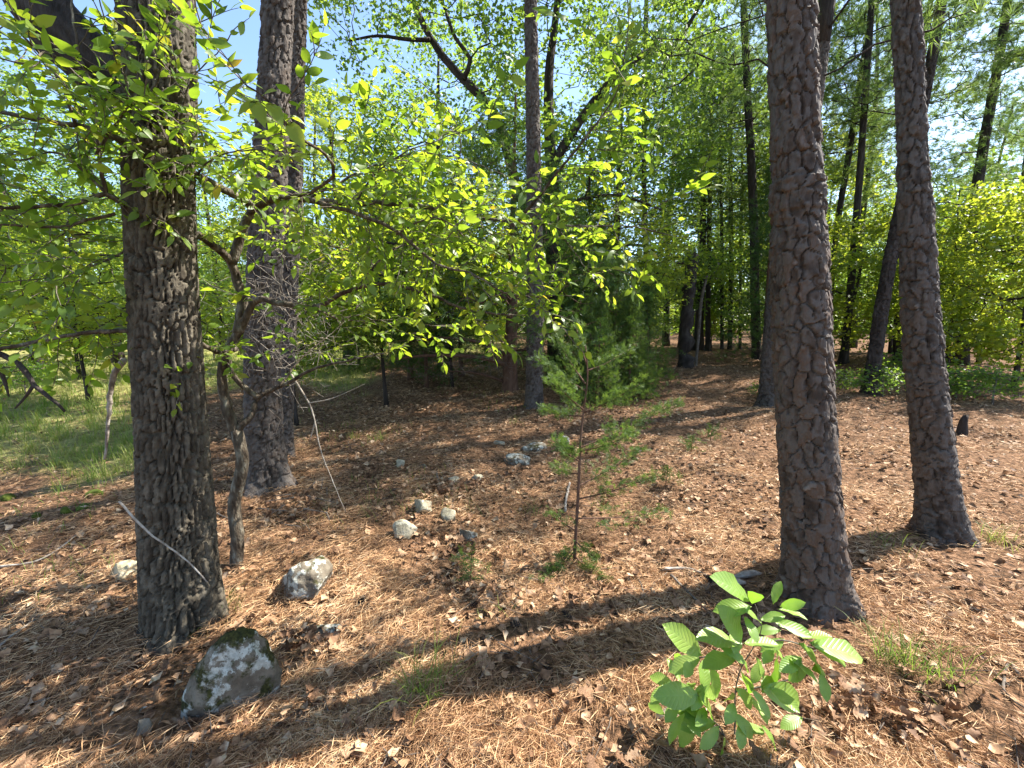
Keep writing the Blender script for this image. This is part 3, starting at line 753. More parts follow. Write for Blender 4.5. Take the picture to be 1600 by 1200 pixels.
# the dark cedar in the centre
t = Trunk([(797, 612, 24), (797, 560, 22), (800, 480, 17), (800, 380, 10), (802, 300, 7)], None, 6.0, .3)
o = thing('cedar_tree', 'dark cedar with bare drooping lower branches in the centre shade', 'cedar tree', t.base); t.core(o, M['cedarbark'], 5, .08, 14)
Yd = t.base[1]
for pts, a, b in (([(797, 575), (770, 562), (720, 556), (660, 556), (610, 562)], .055, .022), ([(797, 560), (765, 540), (725, 530), (670, 528), (630, 535)], .045, .018),
                  ([(797, 600), (770, 590), (740, 582), (700, 580)], .035, .015), ([(800, 470), (760, 455), (720, 440), (680, 430)], .03, .01),
                  ([(800, 560), (840, 530), (880, 500), (930, 470)], .03, .01), ([(800, 520), (850, 470), (880, 450), (900, 440)], .03, .01)):
    limb([(x, y, -.4 * i / 3) for i, (x, y) in enumerate(pts)], Yd, a, b, o, t.base, 'cedarbark')
zz = rng.random(420) ** 1.25; hh_ = height(t.base[0], t.base[1])
z = t.base[2] + .75 + zz * 4.4; rr = (2.7 * (1 - zz ** 1.3) + .2) * rng.uniform(.2, 1, 420) ** .6; a = rng.uniform(0, 2 * math.pi, 420)
tg = np.stack([t.base[0] + rr * np.cos(a), t.base[1] + rr * np.sin(a) * .9, z + rr * .1], 1)
A, B, ra, rb, N = grow(np.stack([np.interp(np.linspace(.8, 5.6, 14) + t.base[2], t.z, a) for a in (t.x, t.y, t.z)], 1), tg, tip=.004, rmax=.04, sag=-.04)
V, T = edges(A, B, ra, rb, 3); mk('branches', V, T, M['cedarbark'], None, o, t.base)
m = Mesh(); sprigs_along(m, tg, unit((tg - [t.base[0], t.base[1], 0]) * [1, 1, 0]), 14, [.16, .16, .1], .14); m.mk('crown', M['cedarleaf'], parent=o, origin=t.base, kind='stuff')
# dead twiggery under it
m = Mesh(); A = []; B = []
for k in range(260):
    p = P(rng.uniform(600, 800), rng.uniform(540, 590), Yd - rng.uniform(0, .6)); d = rng.normal(size=3) * [.22, .2, .12]; A.append(p); B.append(p + d)
V, T = edges(A, B, np.full(260, .004), np.full(260, .0015), 3); mk('dead_twigs', V, T, M['twigbark'], None, o, t.base, kind='stuff')

# ------------------------------------------------------------------ background woods from prototypes
ROW = {}
broadleaf('oakA', 'oak_tree', 'bright green broadleaf tree with its crown against the open sky gap', 'tree', 8.0, .16, (0, 0, 5.6), (3.0, 3.0, 3.4), 170, 60, .15, M['brightleaf'])
broadleaf('oakB', 'oak_tree', 'leafy oak in the woods behind the centre', 'oak tree', 9.5, .17, (0, 0, 6.2), (3.2, 3.2, 4.2), 190, 52, .15, M['oakleaf'], low=((0, 0, 2.6), (2.6, 2.6, 1.2)))
broadleaf('under', 'understory_tree', 'low leafy understory tree at the edge of the woods', 'tree', 4.2, .05, (0, 0, 2.5), (1.7, 1.7, 2.2), 120, 60, .11, M['brightleaf'], LOBE, (.18, .18, .1))
broadleaf('under2', 'understory_tree', 'low leafy understory tree at the edge of the woods', 'tree', 3.8, .045, (0, 0, 2.2), (1.9, 1.9, 2.0), 110, 60, .11, M['oakleaf'], LOBE, (.2, .2, .1))
broadleaf('shrub', 'shrub', 'low leafy shrub', 'shrub', .8, .015, (0, 0, .38), (.65, .65, .35), 34, 30, .075, M['oakleaf'], LOBE, (.11, .11, .07), bark='twigbark')
pine('pineA', 'tall pine in the woods at the right', 15, .16, 3.0, 3, None, 2.9)
pine('pineB', 'tall pine in the woods at the right', 13, .14, 4.5, 4, None, 2.4)
cedar('cedA', 'young green cedar', 3.0, 1.1, .1, 210, 16, .12, r0=.05, leafmat='cedarbright')
cedar('cedB', 'tall dark cedar', 5.6, 1.5, .3, 230, 18, .14, r0=.08)
used = set()
def put(key, px, Y, sc=1.0, label=None, group=None, dz=0, tilt=(0, 0), py=None):
    p = P(px, 560, Y); x, y = p[0], Y
    loc = (x, y, float(height(x, y)) - .03 + dz)
    r = protos[key]; rz = float(rng.uniform(0, 6.28))
    if key not in used:
        used.add(key); r.location = loc; r.rotation_euler = (tilt[0], tilt[1], rz); r.scale = (sc, sc, sc)
        if label: r['label'] = label
        if group: r['group'] = group
        o = r
    else: o = copy_tree(r, loc, rz, sc, label, group, tilt)
    TRUNKS.append((x, y, .1)); return o

broadleaf('mid', 'small_tree', 'thin-stemmed small tree with fine yellow green leaves in the middle distance left of centre', 'tree', 3.9, .035, (0, 0, 2.55), (1.9, 1.5, 1.5), 210, 55, .085, M['brightleaf'], SMALL, (.16, .16, .09))
put('mid', 600, 7.8, 1.0)
put('mid', 455, 6.6, .8, 'small fine-leaved tree just behind the pair of pines beside the oak')
put('mid', 705, 9.5, 1.05, 'small fine-leaved tree behind the bare branches of the centre cedar')
put('mid', 960, 11, 1.1, 'small yellow green tree behind the young cedars')
put('mid', 130, 8.5, 1.0, 'small fine-leaved tree at the left over the grass clearing')
put('oakA', 545, 15, 1.0, 'bright green rounded tree below the open sky gap left of centre')
put('oakB', 350, 19, .9, 'oak seen between the large oak and the first pine')
put('pineB', 515, 21, .95, 'distant pine rising behind the bright rounded tree')
put('oakB', 60, 13, .9, 'oak at the far left beyond the grass clearing', tilt=(0, .05))
put('oakB', 185, 16, .95, 'oak directly behind the left trunk beyond the grass')
put('under', 120, 11.5, .9, 'light green small tree at the left edge of the grass')
put('oakA', -120, 12, 1.0, 'bright broadleaf tree partly outside the left edge')
put('oakB', 700, 15, 1.05, 'oak behind the dark centre cedar, left of the slender pine')
put('oakB', 960, 15, 1.05, 'oak behind the cedars right of the slender pine')
put('oakB', 1090, 17, 1.05, 'oak behind the broken dead trunk')
put('oakA', 1225, 18, 1.0, 'broadleaf tree behind the close pair of pines')
put('cedB', 640, 10.5, .85, 'dark cedar at the left of the centre cedar')
put('cedB', 925, 10.5, .9, 'dark cedar behind the slender centre pine on its right')
put('cedB', 1195, 12, 1.0, 'dark cedar rising beside the big scaly pine on its left')
put('cedA', 960, 8.6, .9, 'young light green cedar right of the slender pine, nearer the camera')
put('cedA', 1012, 9.6, .7, 'young green cedar just left of the broken dead trunk')
put('cedA', 900, 9.4, .75, 'small green cedar between the slender pine and the young cedars')
put('cedA', 985, 8.0, .66, 'young cedar with light tips right of the slim foreground cedar')
put('cedA', 935, 7.4, .62, 'low young cedar just behind the slim foreground cedar')
put('cedB', 665, 9.6, .62, 'dark low cedar over the bare drooping branches, left of the centre cedar')
put('cedB', 720, 11, .8, 'dark cedar behind the bare lower branches of the centre cedar')
put('cedB', 860, 13, .9, 'dark cedar directly behind the slender centre pine')
put('cedA', 660, 13, 1.2, 'green cedar far behind the bare drooping branches')
put('cedA', 560, 12, .9, 'young cedar at the shaded edge left of centre')
put('under', 1320, 12, 1.0, 'yellow green small tree behind the leaning dark pine')
put('under', 1480, 10.0, 1.0, 'yellow green leafy tree right of the right hand pine')
put('under', 1590, 8.6, .95, 'bright leafy small tree at the right edge')
put('under2', 1530, 11.5, 1.0, 'darker small leafy tree behind the leafy trees at the right edge')
put('under2', 1390, 14, 1.1, 'leafy small tree deep behind the leaning dark pine')
put('under2', 1180, 17, 1.2, 'leafy small tree at the right of the path end')
put('under2', 1060, 20, 1.2, 'leafy small tree at the left of the path end')
put('under', 760, 18, 1.2, 'light leafy small tree deep behind the centre cedar')
put('under2', 1250, 20, 1.2, 'dim leafy small tree far behind the close pair of pines')
put('under', 1110, 19, .8, 'small bright leafed tree at the far end of the path')
put('pineA', 1500, 11.5, .95, 'tall pine with long low boughs at the upper right')
put('pineA', 1400, 15, 1.0, 'tall pine between the two right hand trunks')
put('pineB', 1330, 17, 1.0, 'tall pine far behind the gap between the scaly pines')
put('pineA', 1620, 9.5, .9, 'pine just outside the right edge with boughs reaching in')
put('pineB', 1560, 15, 1.0, 'tall pine deep in the woods at the right edge')
put('pineB', 1240, 14, 1.0, 'tall pine behind the big scaly pine')
put('pineA', 1040, 21, 1.0, 'distant pine behind the broken dead trunk')
for px, Y, sc, lab in ((1385, 7.6, .75, 'leafy shrub at the foot of the leaning dark pine'), (1310, 8.2, .6, 'low leafy shrub between the scaly pines'),
                       (1500, 7.6, .8, 'loose shrub right of the right hand pine'), (1560, 7.0, .8, 'shrub near the right edge of the woods'), (1195, 8.2, .45, 'small shrub at the foot of the two close pines'),
                       (1430, 9.2, .9, 'shrub in the gap behind the right hand pine'), (30, 9.5, .9, 'shrub at the far left of the grass clearing'), (480, 12, .9, 'low shrub at the shaded grass edge left of centre')):
    put('shrub', px, Y, sc, lab)
# farther rows
KN = {'oakA': 'bright leafy tree', 'oakB': 'dark leafy tree', 'pineA': 'bushy pine', 'pineB': 'tall bare-stemmed pine', 'under': 'low yellow green tree', 'under2': 'low dull green tree'}
RN = {25: 'deep in the woods', 32: 'far back in the woods', 40: 'in the farthest row of the woods'}
for Y, stepx in ((25, 150), (32, 115), (40, 95)):
    for px in np.arange(-300, 1900, stepx):
        q = float(px + rng.uniform(-30, 30)); yy = Y + rng.uniform(-2.5, 2.5)
        key = rng.choice(['oakB', 'oakA', 'pineB', 'under2'] if q < 1000 else ['oakB', 'pineB', 'pineA', 'under'])
        s = 1.0 if Y < 30 else 1.15
        if 280 < q < 660 and key != 'under2': key = 'oakB'; s = .8
        side = 'left' if q < 560 else ('centre' if q < 1050 else 'right')
        put(str(key), q, yy, s, f'{KN[key]} {RN[Y]} at the {side}', f'{KN[key]}s {RN[Y]} at the {side}')
# woods beyond
def far_woods():
    n = 52000
    a = rng.uniform(-R(72), R(72), n); r = rng.uniform(44, 60, n); x = r * np.sin(a); y = r * np.cos(a)
    top = 9 + 3 * np.sin(a * 17) + 2 * np.sin(a * 41) - 4.0 * np.exp(-((a + .42) / .14) ** 2)
    z = height(x, y) + rng.random(n) ** 1.25 * top
    V, T, rr = scatter(*SMALL, np.stack([x, y, z], 1), rand_dirs(n), rand_dirs(n, .5), rng.uniform(.35, .75, n), rng.random(n))
    o = mk('far_woods', V, T, M['oakleaf'], rr, kind='stuff'); tag(o, 'far off green woods seen as one mass between the trunks', 'woods')
far_woods()

# ------------------------------------------------------------------ the small leafy tree in front
bt = G(371, 884)
YT = float(bt[1])
elm = thing('small_tree', 'small crooked tree with bright green toothed leaves spreading across the left and centre', 'tree', bt)
TRUNKS.append((bt[0], bt[1], .05))
BR = [  # (px, py, depth offset) ..., r0, r1, leafiness
    ([(366, 890, 0), (371, 840, 0), (366, 790, .02), (378, 730, 0), (376, 700, -.01), (369, 672, 0)], .043, .037, 0, 'trunk'),
    ([(369, 676, 0), (352, 622, 0), (345, 575, 0), (356, 543, 0), (374, 518, 0), (387, 490, -.02), (402, 470, -.05), (430, 474, -.1), (480, 480, -.15), (520, 466, -.2), (560, 447, -.25), (610, 440, -.3), (660, 455, -.35), (730, 480, -.4), (800, 492, -.45)], .034, .006, .45, 'limb'),
    ([(369, 676, 0), (392, 652, .02), (404, 622, .04), (437, 606, .06), (490, 577, .0), (546, 562, -.1), (600, 552, -.2)], .026, .004, 0, 'limb'),
    ([(404, 622, .04), (380, 604, .03), (362, 580, 0), (358, 560, 0)], .02, .014, 0, 'limb'),
    ([(372, 520, 0), (378, 475, .03), (371, 440, .03), (362, 410, 0), (345, 388, -.1), (318, 365, -.3), (297, 364, -.45), (245, 336, -.6), (200, 322, -.68), (165, 301, -.75), (110, 318, -.8), (50, 323, -.85), (-30, 325, -.9)], .034, .007, .6, 'limb'),
    ([(362, 410, 0), (380, 352, 0), (392, 328, -.05), (371, 308, -.3), (308, 277, -.52), (245, 238, -.65), (175, 216, -.75), (122, 200, -.8), (52, 186, -.85), (-20, 170, -.9)], .03, .008, .6, 'limb'),
    ([(392, 328, -.05), (420, 311, -.2), (480, 312, -.3), (552, 320, -.3), (642, 320, -.3), (730, 341, -.3), (800, 349, -.3), (870, 355, -.3), (975, 356, -.3), (1040, 366, -.3)], .022, .003, 1, 'limb'),
    ([(480, 312, -.3), (520, 326, -.4), (572, 343, -.5), (618, 367, -.55), (677, 415, -.6), (730, 432, -.6), (793, 460, -.55), (860, 462, -.5)], .014, .003, 1.1, 'limb'),
    ([(807, 349, -.3), (852, 290, -.4), (884, 245, -.5), (922, 200, -.6), (950, 168, -.65), (968, 133, -.7), (978, 72, -.75)], .010, .002, 1, 'limb'),
    ([(430, 310, -.2), (500, 292, -.7), (518, 252, -.9), (455, 206, -1.1), (420, 157, -1.2), (385, 130, -1.25), (374, 122, -1.3)], .010, .002, .55, 'limb'),
    ([(165, 301, -.75), (150, 240, -.8), (140, 140, -.8), (120, 60, -.8), (110, -20, -.8)], .009, .004, .55, 'limb'),
    ([(122, 200, -.8), (90, 120, -.9), (40, 60, -1), (0, 20, -1)], .007, .003, .5, 'limb'),
    ([(245, 238, -.65), (230, 170, -.75), (250, 90, -.8), (200, 20, -.8)], .006, .003, .7, 'limb'),
    ([(308, 277, -.52), (280, 200, -.7), (300, 120, -.85), (350, 70, -.9)], .006, .002, .8, 'limb'),
    ([(180, 333, -.7), (90, 352, -.8), (0, 350, -.9), (-40, 352, -.9)], .008, .004, 1, 'limb'),
    ([(371, 545, 0), (346, 551, -.1), (304, 534, -.45), (262, 530, -.6), (217, 523, -.65), (157, 523, -.7), (105, 530, -.75), (45, 541, -.8), (-20, 552, -.85)], .016, .008, .7, 'limb'),
    ([(560, 447, -.25), (600, 400, -.2), (650, 370, -.1), (700, 300, 0), (720, 230, 0), (700, 170, 0), (660, 130, -.1)], .009, .002, .7, 'limb'),
    ([(480, 312, -.3), (560, 270, -.2), (640, 240, -.1), (720, 250, 0), (780, 270, 0)], .008, .002, .6, 'limb'),
    ([(610, 440, -.3), (560, 400, 0), (500, 380, .2), (450, 360, .4)], .007, .002, 1.1, 'limb'),
    ([(480, 480, -.15), (540, 500, 0), (620, 500, .1), (690, 510, .1)], .008, .002, .5, 'limb'),
    ([(870, 355, -.3), (900, 400, -.3), (930, 440, -.3)], .004, .0015, .9, 'limb'),
    ([(245, 336, -.6), (180, 400, -.7), (100, 430, -.8), (20, 440, -.9)], .007, .002, 1, 'limb'),
    ([(165, 301, -.75), (90, 240, -.8), (30, 250, -.9), (-30, 230, -1)], .007, .002, 1.2, 'limb'),
    ([(245, 238, -.65), (300, 180, -.6), (330, 230, -.5), (400, 250, -.4)], .005, .002, 1.1, 'limb'),
    ([(308, 277, -.52), (340, 240, -.8), (400, 230, -.9), (470, 240, -.9)], .005, .002, .7, 'limb'),
    ([(552, 320, -.3), (600, 260, -.5), (660, 225, -.6), (740, 200, -.6)], .006, .002, .6, 'limb'),
    ([(618, 367, -.55), (680, 340, -.5), (740, 380, -.4), (800, 400, -.3)], .006, .002, 1.1, 'limb'),
    ([(140, 140, -.8), (80, 90, -1.0), (30, 100, -1.1), (-30, 80, -1.1)], .006, .002, .6, 'limb'),
    ([(150, 240, -.8), (200, 140, -.9), (170, 60, -1.0), (150, -20, -1.1)], .006, .002, .7, 'limb'),
    ([(437, 606, .06), (470, 560, .2), (520, 520, .4), (560, 480, .6)], .007, .002, .3, 'limb'),
]
lv_pos, lv_d, lv_n, lv_s, lv_r = [], [], [], [], []
tw = Mesh(); tA, tB, tra, trb = [], [], [], []
def put_leaves(p0, d, L, lsz, gap_):
    "a twig with leaves set alternately in one plane"
    side = unit(np.cross(d, [0, 0, 1.]) + rng.normal(size=3) * .25); up = np.cross(side, d); up = up * np.sign(up[2] + 1e-6)
    n = max(3, int(L / gap_)); pts = []
    q = p0.copy(); dd = d.copy(); pr = rng.random() * .5
    for i in range(n + 1):
        pts.append(q.copy()); q = q + dd * (L / n); dd = unit(dd + rng.normal(size=3) * .10 + np.array([0, 0, -.012]))
        if i > 0:
            s = 1 if i % 2 else -1
            if rng.random() < .10: continue
            ld = unit(dd * .55 + side * s * .85 + rng.normal(size=3) * .22 + np.array([0, 0, -.10])) if i < n else dd
            lv_pos.append(pts[-1].copy()); lv_d.append(ld); lv_n.append(unit(up + rng.normal(size=3) * .55)); lv_s.append(lsz * rng.uniform(.6, 1.15) * (.65 + .5 * i / n)); lv_r.append(np.clip(pr * .5 + rng.random() * .62 + (.3 if rng.random() < .03 else 0), 0, 1))
    for i in range(n): tA.append(pts[i]); tB.append(pts[i + 1]); tra.append(.0022 * (1.2 - .7 * i / n)); trb.append(.0022 * (1.2 - .7 * (i + 1) / n))
    return pts
for pts, r0, r1, leafy, kind in BR:
    q = np.array([[*P(p[0], p[1], YT + p[2]), 0] for p in pts])
    if kind == 'trunk': q[0, 2] = bt[2] - .1
    q[:, 3] = np.linspace(r0, r1, len(q)) if kind == 'trunk' else r1 + (r0 - r1) * (1 - np.linspace(0, 1, len(q))) ** 1.3
    q = catmull(q, .025)
    wob = np.cumsum(rng.normal(size=(len(q), 3)) * .0025, 0); wob -= np.linspace(0, 1, len(q))[:, None] * wob[-1]
    q[:, :3] += wob * (0 if kind == 'trunk' else 1)
    V, T = tube(q[:, :3], q[:, 3], 12 if r0 > .012 else 6, .035); mk(kind, V, T, M['smallbark'], np.repeat(rng.random(), len(V)) * .5 + rng.random(len(V)) * .5, elm, bt, smooth=True)
    if leafy <= 0: continue
    i = int(len(q) * (.3 if r0 > .02 else .05))
    while i < len(q) - 1:
        tan = unit(q[min(i + 1, len(q) - 1), :3] - q[i - 1, :3])
        a = rng.normal(size=3) * [.8, .9, .55]; a = unit(a - tan * (a @ tan)); d = unit(tan * rng.uniform(.3, .9) + a)
        L = rng.uniform(.14, .44)
        p = put_leaves(q[i, :3], d, L, .074, .029)
        for j in range(2, len(p) - 1, 3):
            if rng.random() < .7: put_leaves(p[j], unit(unit(p[j + 1] - p[j]) + rand_dirs(1)[0] * .9), rng.uniform(.08, .22), .070, .029)
        i += max(1, int(rng.uniform(.8, 1.8) * 1.85 / leafy))
    put_leaves(q[-1, :3], unit(q[-1, :3] - q[-3, :3]), .16, .055, .026)
V, T = edges(tA, tB, tra, trb, 3); mk('twigs', V, T, M['twigbark'], None, elm, bt, kind='stuff')
lv_pos = np.array(lv_pos); lv_d = np.array(lv_d); lv_n = np.array(lv_n); lv_s = np.array(lv_s); lv_r = np.array(lv_r)
print('leaves on small tree', len(lv_pos))
big = np.argsort(-lv_s / np.linalg.norm(lv_pos - [0, 0, CAM_H], axis=1))
for i in big[:300]:
    V, T, r = scatter(*LEAF, lv_pos[i:i + 1], lv_d[i:i + 1], lv_n[i:i + 1], lv_s[i:i + 1], lv_r[i:i + 1]); mk('leaf', V, T, M['leaf'], r, elm, bt, smooth=True)
b = big[300:]
V, T, r = scatter(*LEAF, lv_pos[b], lv_d[b], lv_n[b], lv_s[b], lv_r[b]); mk('leaves', V, T, M['leaf'], r, elm, bt, smooth=True, kind='stuff')
# hero leaves near the sky gap
for (x0, y0, x1, y1, s) in ((374, 122, 326, 134, .3), (384, 128, 340, 150, .3), (400, 158, 368, 170, .3), (396, 156, 410, 186, .3), (410, 150, 424, 132, .2), (450, 190, 470, 222, .35), (420, 160, 440, 185, .3)):
    a = P(x0, y0, YT - 1.25); b_ = P(x1, y1, YT - 1.3); d = b_ - a
    V, T, r = scatter(*LEAF, a[None], d[None], unit(np.array([[.2, -.7, .8]]) + rng.normal(size=(1, 3)) * .2), np.array([np.linalg.norm(d)]), np.array([.75]))
    mk('leaf', V, T, M['leaf'], r, elm, bt, smooth=True)

# tangle of dead twigs behind it
A = []; B = []
for k in range(420):
    p = P(rng.normal(450, 55), rng.normal(490, 60), YT + rng.uniform(.1, .9)); d = unit(rng.normal(size=3) * [1, .6, .8]) * rng.uniform(.05, .22); md = p + d * .5 + rng.normal(size=3) * .02
    A += [p, md]; B += [md, p + d]
V, T = edges(A, B, np.full(len(A), .0022), np.full(len(A), .0012), 3); mk('dead_twigs', V, T, M['deadwood'], rng.random(len(V)) * .6, elm, bt, kind='stuff')

# ------------------------------------------------------------------ big-leaved sapling at the bottom right
sb = G(1152, 1188)
sap = thing('sapling', 'big-leaved bright green sapling growing in the right foreground', 'sapling', sb)
Ys = float(sb[1])
def zp(x, y): return 1040 + x / 2.857, 780 + y / 2.857
STEMS = [([(300, 1170), (310, 1000), (312, 850), (340, 740), (400, 640), (430, 560), (400, 460)], 0), ([(290, 1170), (262, 1050), (235, 1000), (160, 940)], -.02),
         ([(312, 850), (420, 830), (540, 800), (640, 770)], -.05), ([(340, 740), (300, 690), (200, 690), (150, 700)], -.06), ([(400, 640), (520, 620), (600, 640), (680, 660)], -.03), ([(262, 1050), (150, 940), (60, 900)], -.06)]
for pts, dd in STEMS:
    q = []
    for i, (x, y) in enumerate(pts):
        px, py = zp(x, y); q.append([*(P(px, py, Ys + .07 + .3 * dd * i) - [0, 0, .008]), .0034 * (1 - .11 * i)])
    q = catmull(np.array(q), .03); V, T = tube(q[:, :3], q[:, 3], 6); mk('stem', V, T, M['twigbark'], None, sap, sb, smooth=True)
LV = [((375, 455), (265, 325)), ((385, 470), (415, 392)), ((385, 480), (240, 480)), ((480, 470), (500, 395)), ((500, 490), (627, 515)), ((510, 480), (600, 465)), ((340, 640), (300, 505)), ((350, 520), (400, 600)),
      ((330, 650), (185, 572)), ((345, 645), (505, 630)), ((165, 700), (28, 570)), ((160, 705), (22, 760)), ((170, 710), (240, 800)), ((320, 700), (180, 720)), ((430, 560), (380, 480)), ((480, 545), (660, 600)),
      ((600, 620), (735, 590)), ((650, 650), (910, 688)), ((590, 640), (735, 760)), ((640, 640), (860, 715)), ((490, 670), (540, 810)), ((480, 670), (440, 720)), ((400, 700), (450, 800)), ((640, 750), (560, 800)),
      ((650, 760), (730, 760)), ((690, 770), (710, 835)), ((420, 840), (710, 935)), ((380, 840), (480, 980)), ((310, 840), (410, 935)), ((300, 860), (290, 890)), ((150, 870), (0, 880)), ((60, 900), (10, 980)),
      ((140, 870), (260, 960)), ((240, 1010), (165, 1115)), ((230, 1000), (50, 1000)), ((170, 960), (35, 1085)), ((300, 950), (408, 1070)), ((260, 1060), (265, 1155)), ((330, 760), (400, 830)), ((200, 740), (245, 890)),
      ((320, 690), (380, 760)), ((560, 700), (620, 830)), ((240, 660), (330, 700)), ((420, 540), (500, 520)), ((330, 1040), (440, 1000))]
blm = []
for q in range(6):
    tv = BIG[0].copy(); tv[:, 1] *= rng.uniform(.85, 1.05); tv[:, 2] += rng.uniform(-.14, .08) * tv[:, 0] ** 2 + .035 * np.sin(tv[:, 0] * 13 + q) * np.abs(tv[:, 1]) * 4
    o = mk('leaf', tv, BIG[1], M['bigleaf'], np.full(len(tv), q / 5), sap, smooth=True); blm.append(o)
def leaf_obj(i, a, d, nn):
    L = min(.20, max(.09, float(np.linalg.norm(d)) * 1.02))
    o = blm[i] if i < 6 else blm[i % 6].copy()
    if i >= 6: C.objects.link(o); o.parent = sap
    x = unit(d); y = unit(np.cross(nn, x)); z = np.cross(x, y)
    o.matrix_basis = Matrix.Translation(Vector(a - sb)) @ Matrix(np.stack([x, y, z], 1).tolist()).to_4x4() @ Matrix.Scale(L, 4)
for i, ((x0, y0), (x1, y1)) in enumerate(LV):
    p0 = zp(x0, y0); p1 = zp(x1, y1); lift = rng.uniform(-.08, .03)
    a = P(*p0, Ys + .08 - .10 * (y0 / 1200)); b_ = P(*p1, Ys + .08 - .10 * (y0 / 1200) + lift)
    leaf_obj(i, a, b_ - a, unit(np.array([.1, -.45, .9]) + rng.normal(size=3) * .3))
for k in range(34):
    x0, y0 = (rng.uniform(-20, 180), rng.uniform(820, 1010)) if k % 4 == 0 else (rng.uniform(60, 640), rng.uniform(560, 1010)); a = P(*zp(x0, y0), Ys + rng.uniform(-.02, .1)); d = rand_dirs(1, -.1, .4)[0] * rng.uniform(.07, .12)
    leaf_obj(len(LV) + k, a, d, unit(np.array([.1, -.3, 1]) + rng.normal(size=3) * .35))

# ------------------------------------------------------------------ slim cedar sapling
cb = G(897, 880)
cs = thing('cedar_sapling', 'slim young cedar with a bare lower stem and feathery sprays, front centre', 'cedar sapling', cb)
Yk = float(cb[1])
q = [[*P(x, y, Yk), r_] for x, y, r_ in ((897, 885, .013), (900, 830, .012), (904, 760, .011), (907, 690, .009), (912, 640, .007), (918, 590, .005), (915, 540, .003))]
q = catmull(np.array(q), .04); V, T = tube(q[:, :3], q[:, 3], 8, .04); mk('trunk', V, T, M['cedarbark'], rng.random(len(V)), cs, cb, smooth=True)
TRUNKS.append((cb[0], cb[1], .02))
m = Mesh()
for (x0, y0, x1, y1, dY, dens) in ((912, 640, 862, 590, -.3, 1.2), (910, 650, 850, 640, .2, 1.2), (911, 645, 1000, 600, -.2, 1.2), (906, 700, 1062, 628, .2, 1), (905, 720, 870, 690, -.3, 1.3), (905, 705, 985, 680, -.3, 1.0), (915, 600, 870, 530, .2, 1.2), (916, 580, 985, 545, .2, 1.2),
        (904, 740, 870, 730, .2, .8), (903, 780, 1020, 745, -.1, .55), (902, 810, 1040, 800, .3, .5), (902, 830, 860, 800, .15, .6), (900, 850, 850, 905, -.25, 1.3), (899, 870, 940, 905, -.3, 1.6), (899, 860, 875, 880, .2, .8), (914, 610, 840, 560, .3, 1.2), (917, 570, 900, 510, .1, 1.2), (903, 760, 1000, 700, .4, .8), (900, 845, 930, 870, -.2, 1.2)):
    a = P(x0, y0, Yk); b_ = P(x1, y1, Yk + dY); L = np.linalg.norm(b_ - a)
    pts = catmull(np.array([[*a, .006], [*((a + b_) / 2 + [0, 0, -.015]), .0042], [*b_, .002]]), .04)
    V, T = tube(pts[:, :3], pts[:, 3], 5); mk('branch', V, T, M['cedarbark'], None, cs, cb, smooth=True)
    n = max(5, int(L / .026 * dens)); f = np.linspace(.22, 1, n); cc = a + (b_ - a) * f[:, None] + rng.normal(size=(n, 3)) * .05 * L * (1.1 - f)[:, None]
    sprigs_along(m, cc, np.repeat(unit(b_ - a)[None], n, 0), 9, [.024, .024, .02], .046)
m.mk('foliage', M['cedarbright'], parent=cs, origin=cb, kind='stuff')
# little cedar seedlings
for (px, py, hh, lab) in ((1080, 705, .22, 'tiny cedar seedling on the leaf litter right of the cedar sapling'), (735, 905, .22, 'sparse dark cedar seedling below the pale rocks'), (1110, 690, .2, 'tiny green cedar seedling beyond the cedar sapling'), (1040, 760, .2, 'thin low cedar seedling beside the cedar sapling')):
    b0 = G(px, py); o = thing('cedar_seedling', lab, 'seedling', b0)
    m = Mesh(); V, T = edges([b0], [b0 + [.02, 0, hh]], [.004], [.002], 5); mk('stem', V, T, M['cedarbark'], None, o, b0)
    f = rng.uniform(.2, 1, 12); cc = b0 + np.stack([rng.normal(size=12) * .05, rng.normal(size=12) * .05, f * hh], 1); sprigs_along(m, cc, rand_dirs(12, .5), 4, [.03, .03, .02], .07)
    m.mk('foliage', M['cedarbright'], parent=o, origin=b0, kind='stuff')

# ------------------------------------------------------------------ rocks
def rock(px, py, wpx, hpx, label, mat, seed, sink=.35, cat='rock', dy=1.0, cuts=12, grp=None, name='rock', tilt=0):
    g = G(px, py + hpx * .32); D = math.hypot(g[0], g[1]); rx = wpx / 2 * g[1] / FPX * math.cos(math.atan2(abs(g[0]), g[1])); rz_ = hpx / 2 * D / FPX
    me = bpy.data.meshes.new(name); import bmesh
    bm = bmesh.new(); bmesh.ops.create_icosphere(bm, subdivisions=5 if wpx > 60 else 4, radius=1)
    rs = random.Random(seed); planes = []
    for k in range(cuts):
        v = Vector((rs.gauss(0, 1), rs.gauss(0, 1), rs.gauss(0, .8))).normalized(); planes.append((v, rs.uniform(.42, .75)))
    for v in bm.verts:
        c = v.co.copy()
        for n_, dd in planes:
            e = c.dot(n_) - dd
            if e > 0: c -= n_ * e * .97
        c *= 1 + .12 * mnoise.noise(c * 1.6 + Vector((seed, 0, 0))) + .05 * mnoise.noise(c * 5 + Vector((seed, 3, 0))) + .035 * mnoise.noise(c * 11 + Vector((1, seed, 0))) + .014 * mnoise.noise(c * 27)
        v.co = Vector((c.x * rx * 1.2, c.y * rx * dy * 1.1, c.z * rz_ * 1.15))
    bm.to_mesh(me); bm.free(); me.polygons.foreach_set('use_smooth', np.ones(len(me.polygons), bool)); me.materials.append(mat)
    o = bpy.data.objects.new(name, me); C.objects.link(o)
    o.location = (g[0], g[1] + rx * dy * .3, g[2] + rz_ * (1 - sink) * .16); o.rotation_euler = (0, tilt, rs.uniform(-.4, .4))
    tag(o, label, cat, grp); TRUNKS.append((g[0], g[1] + rx * dy * .3, rx * .45)); return o
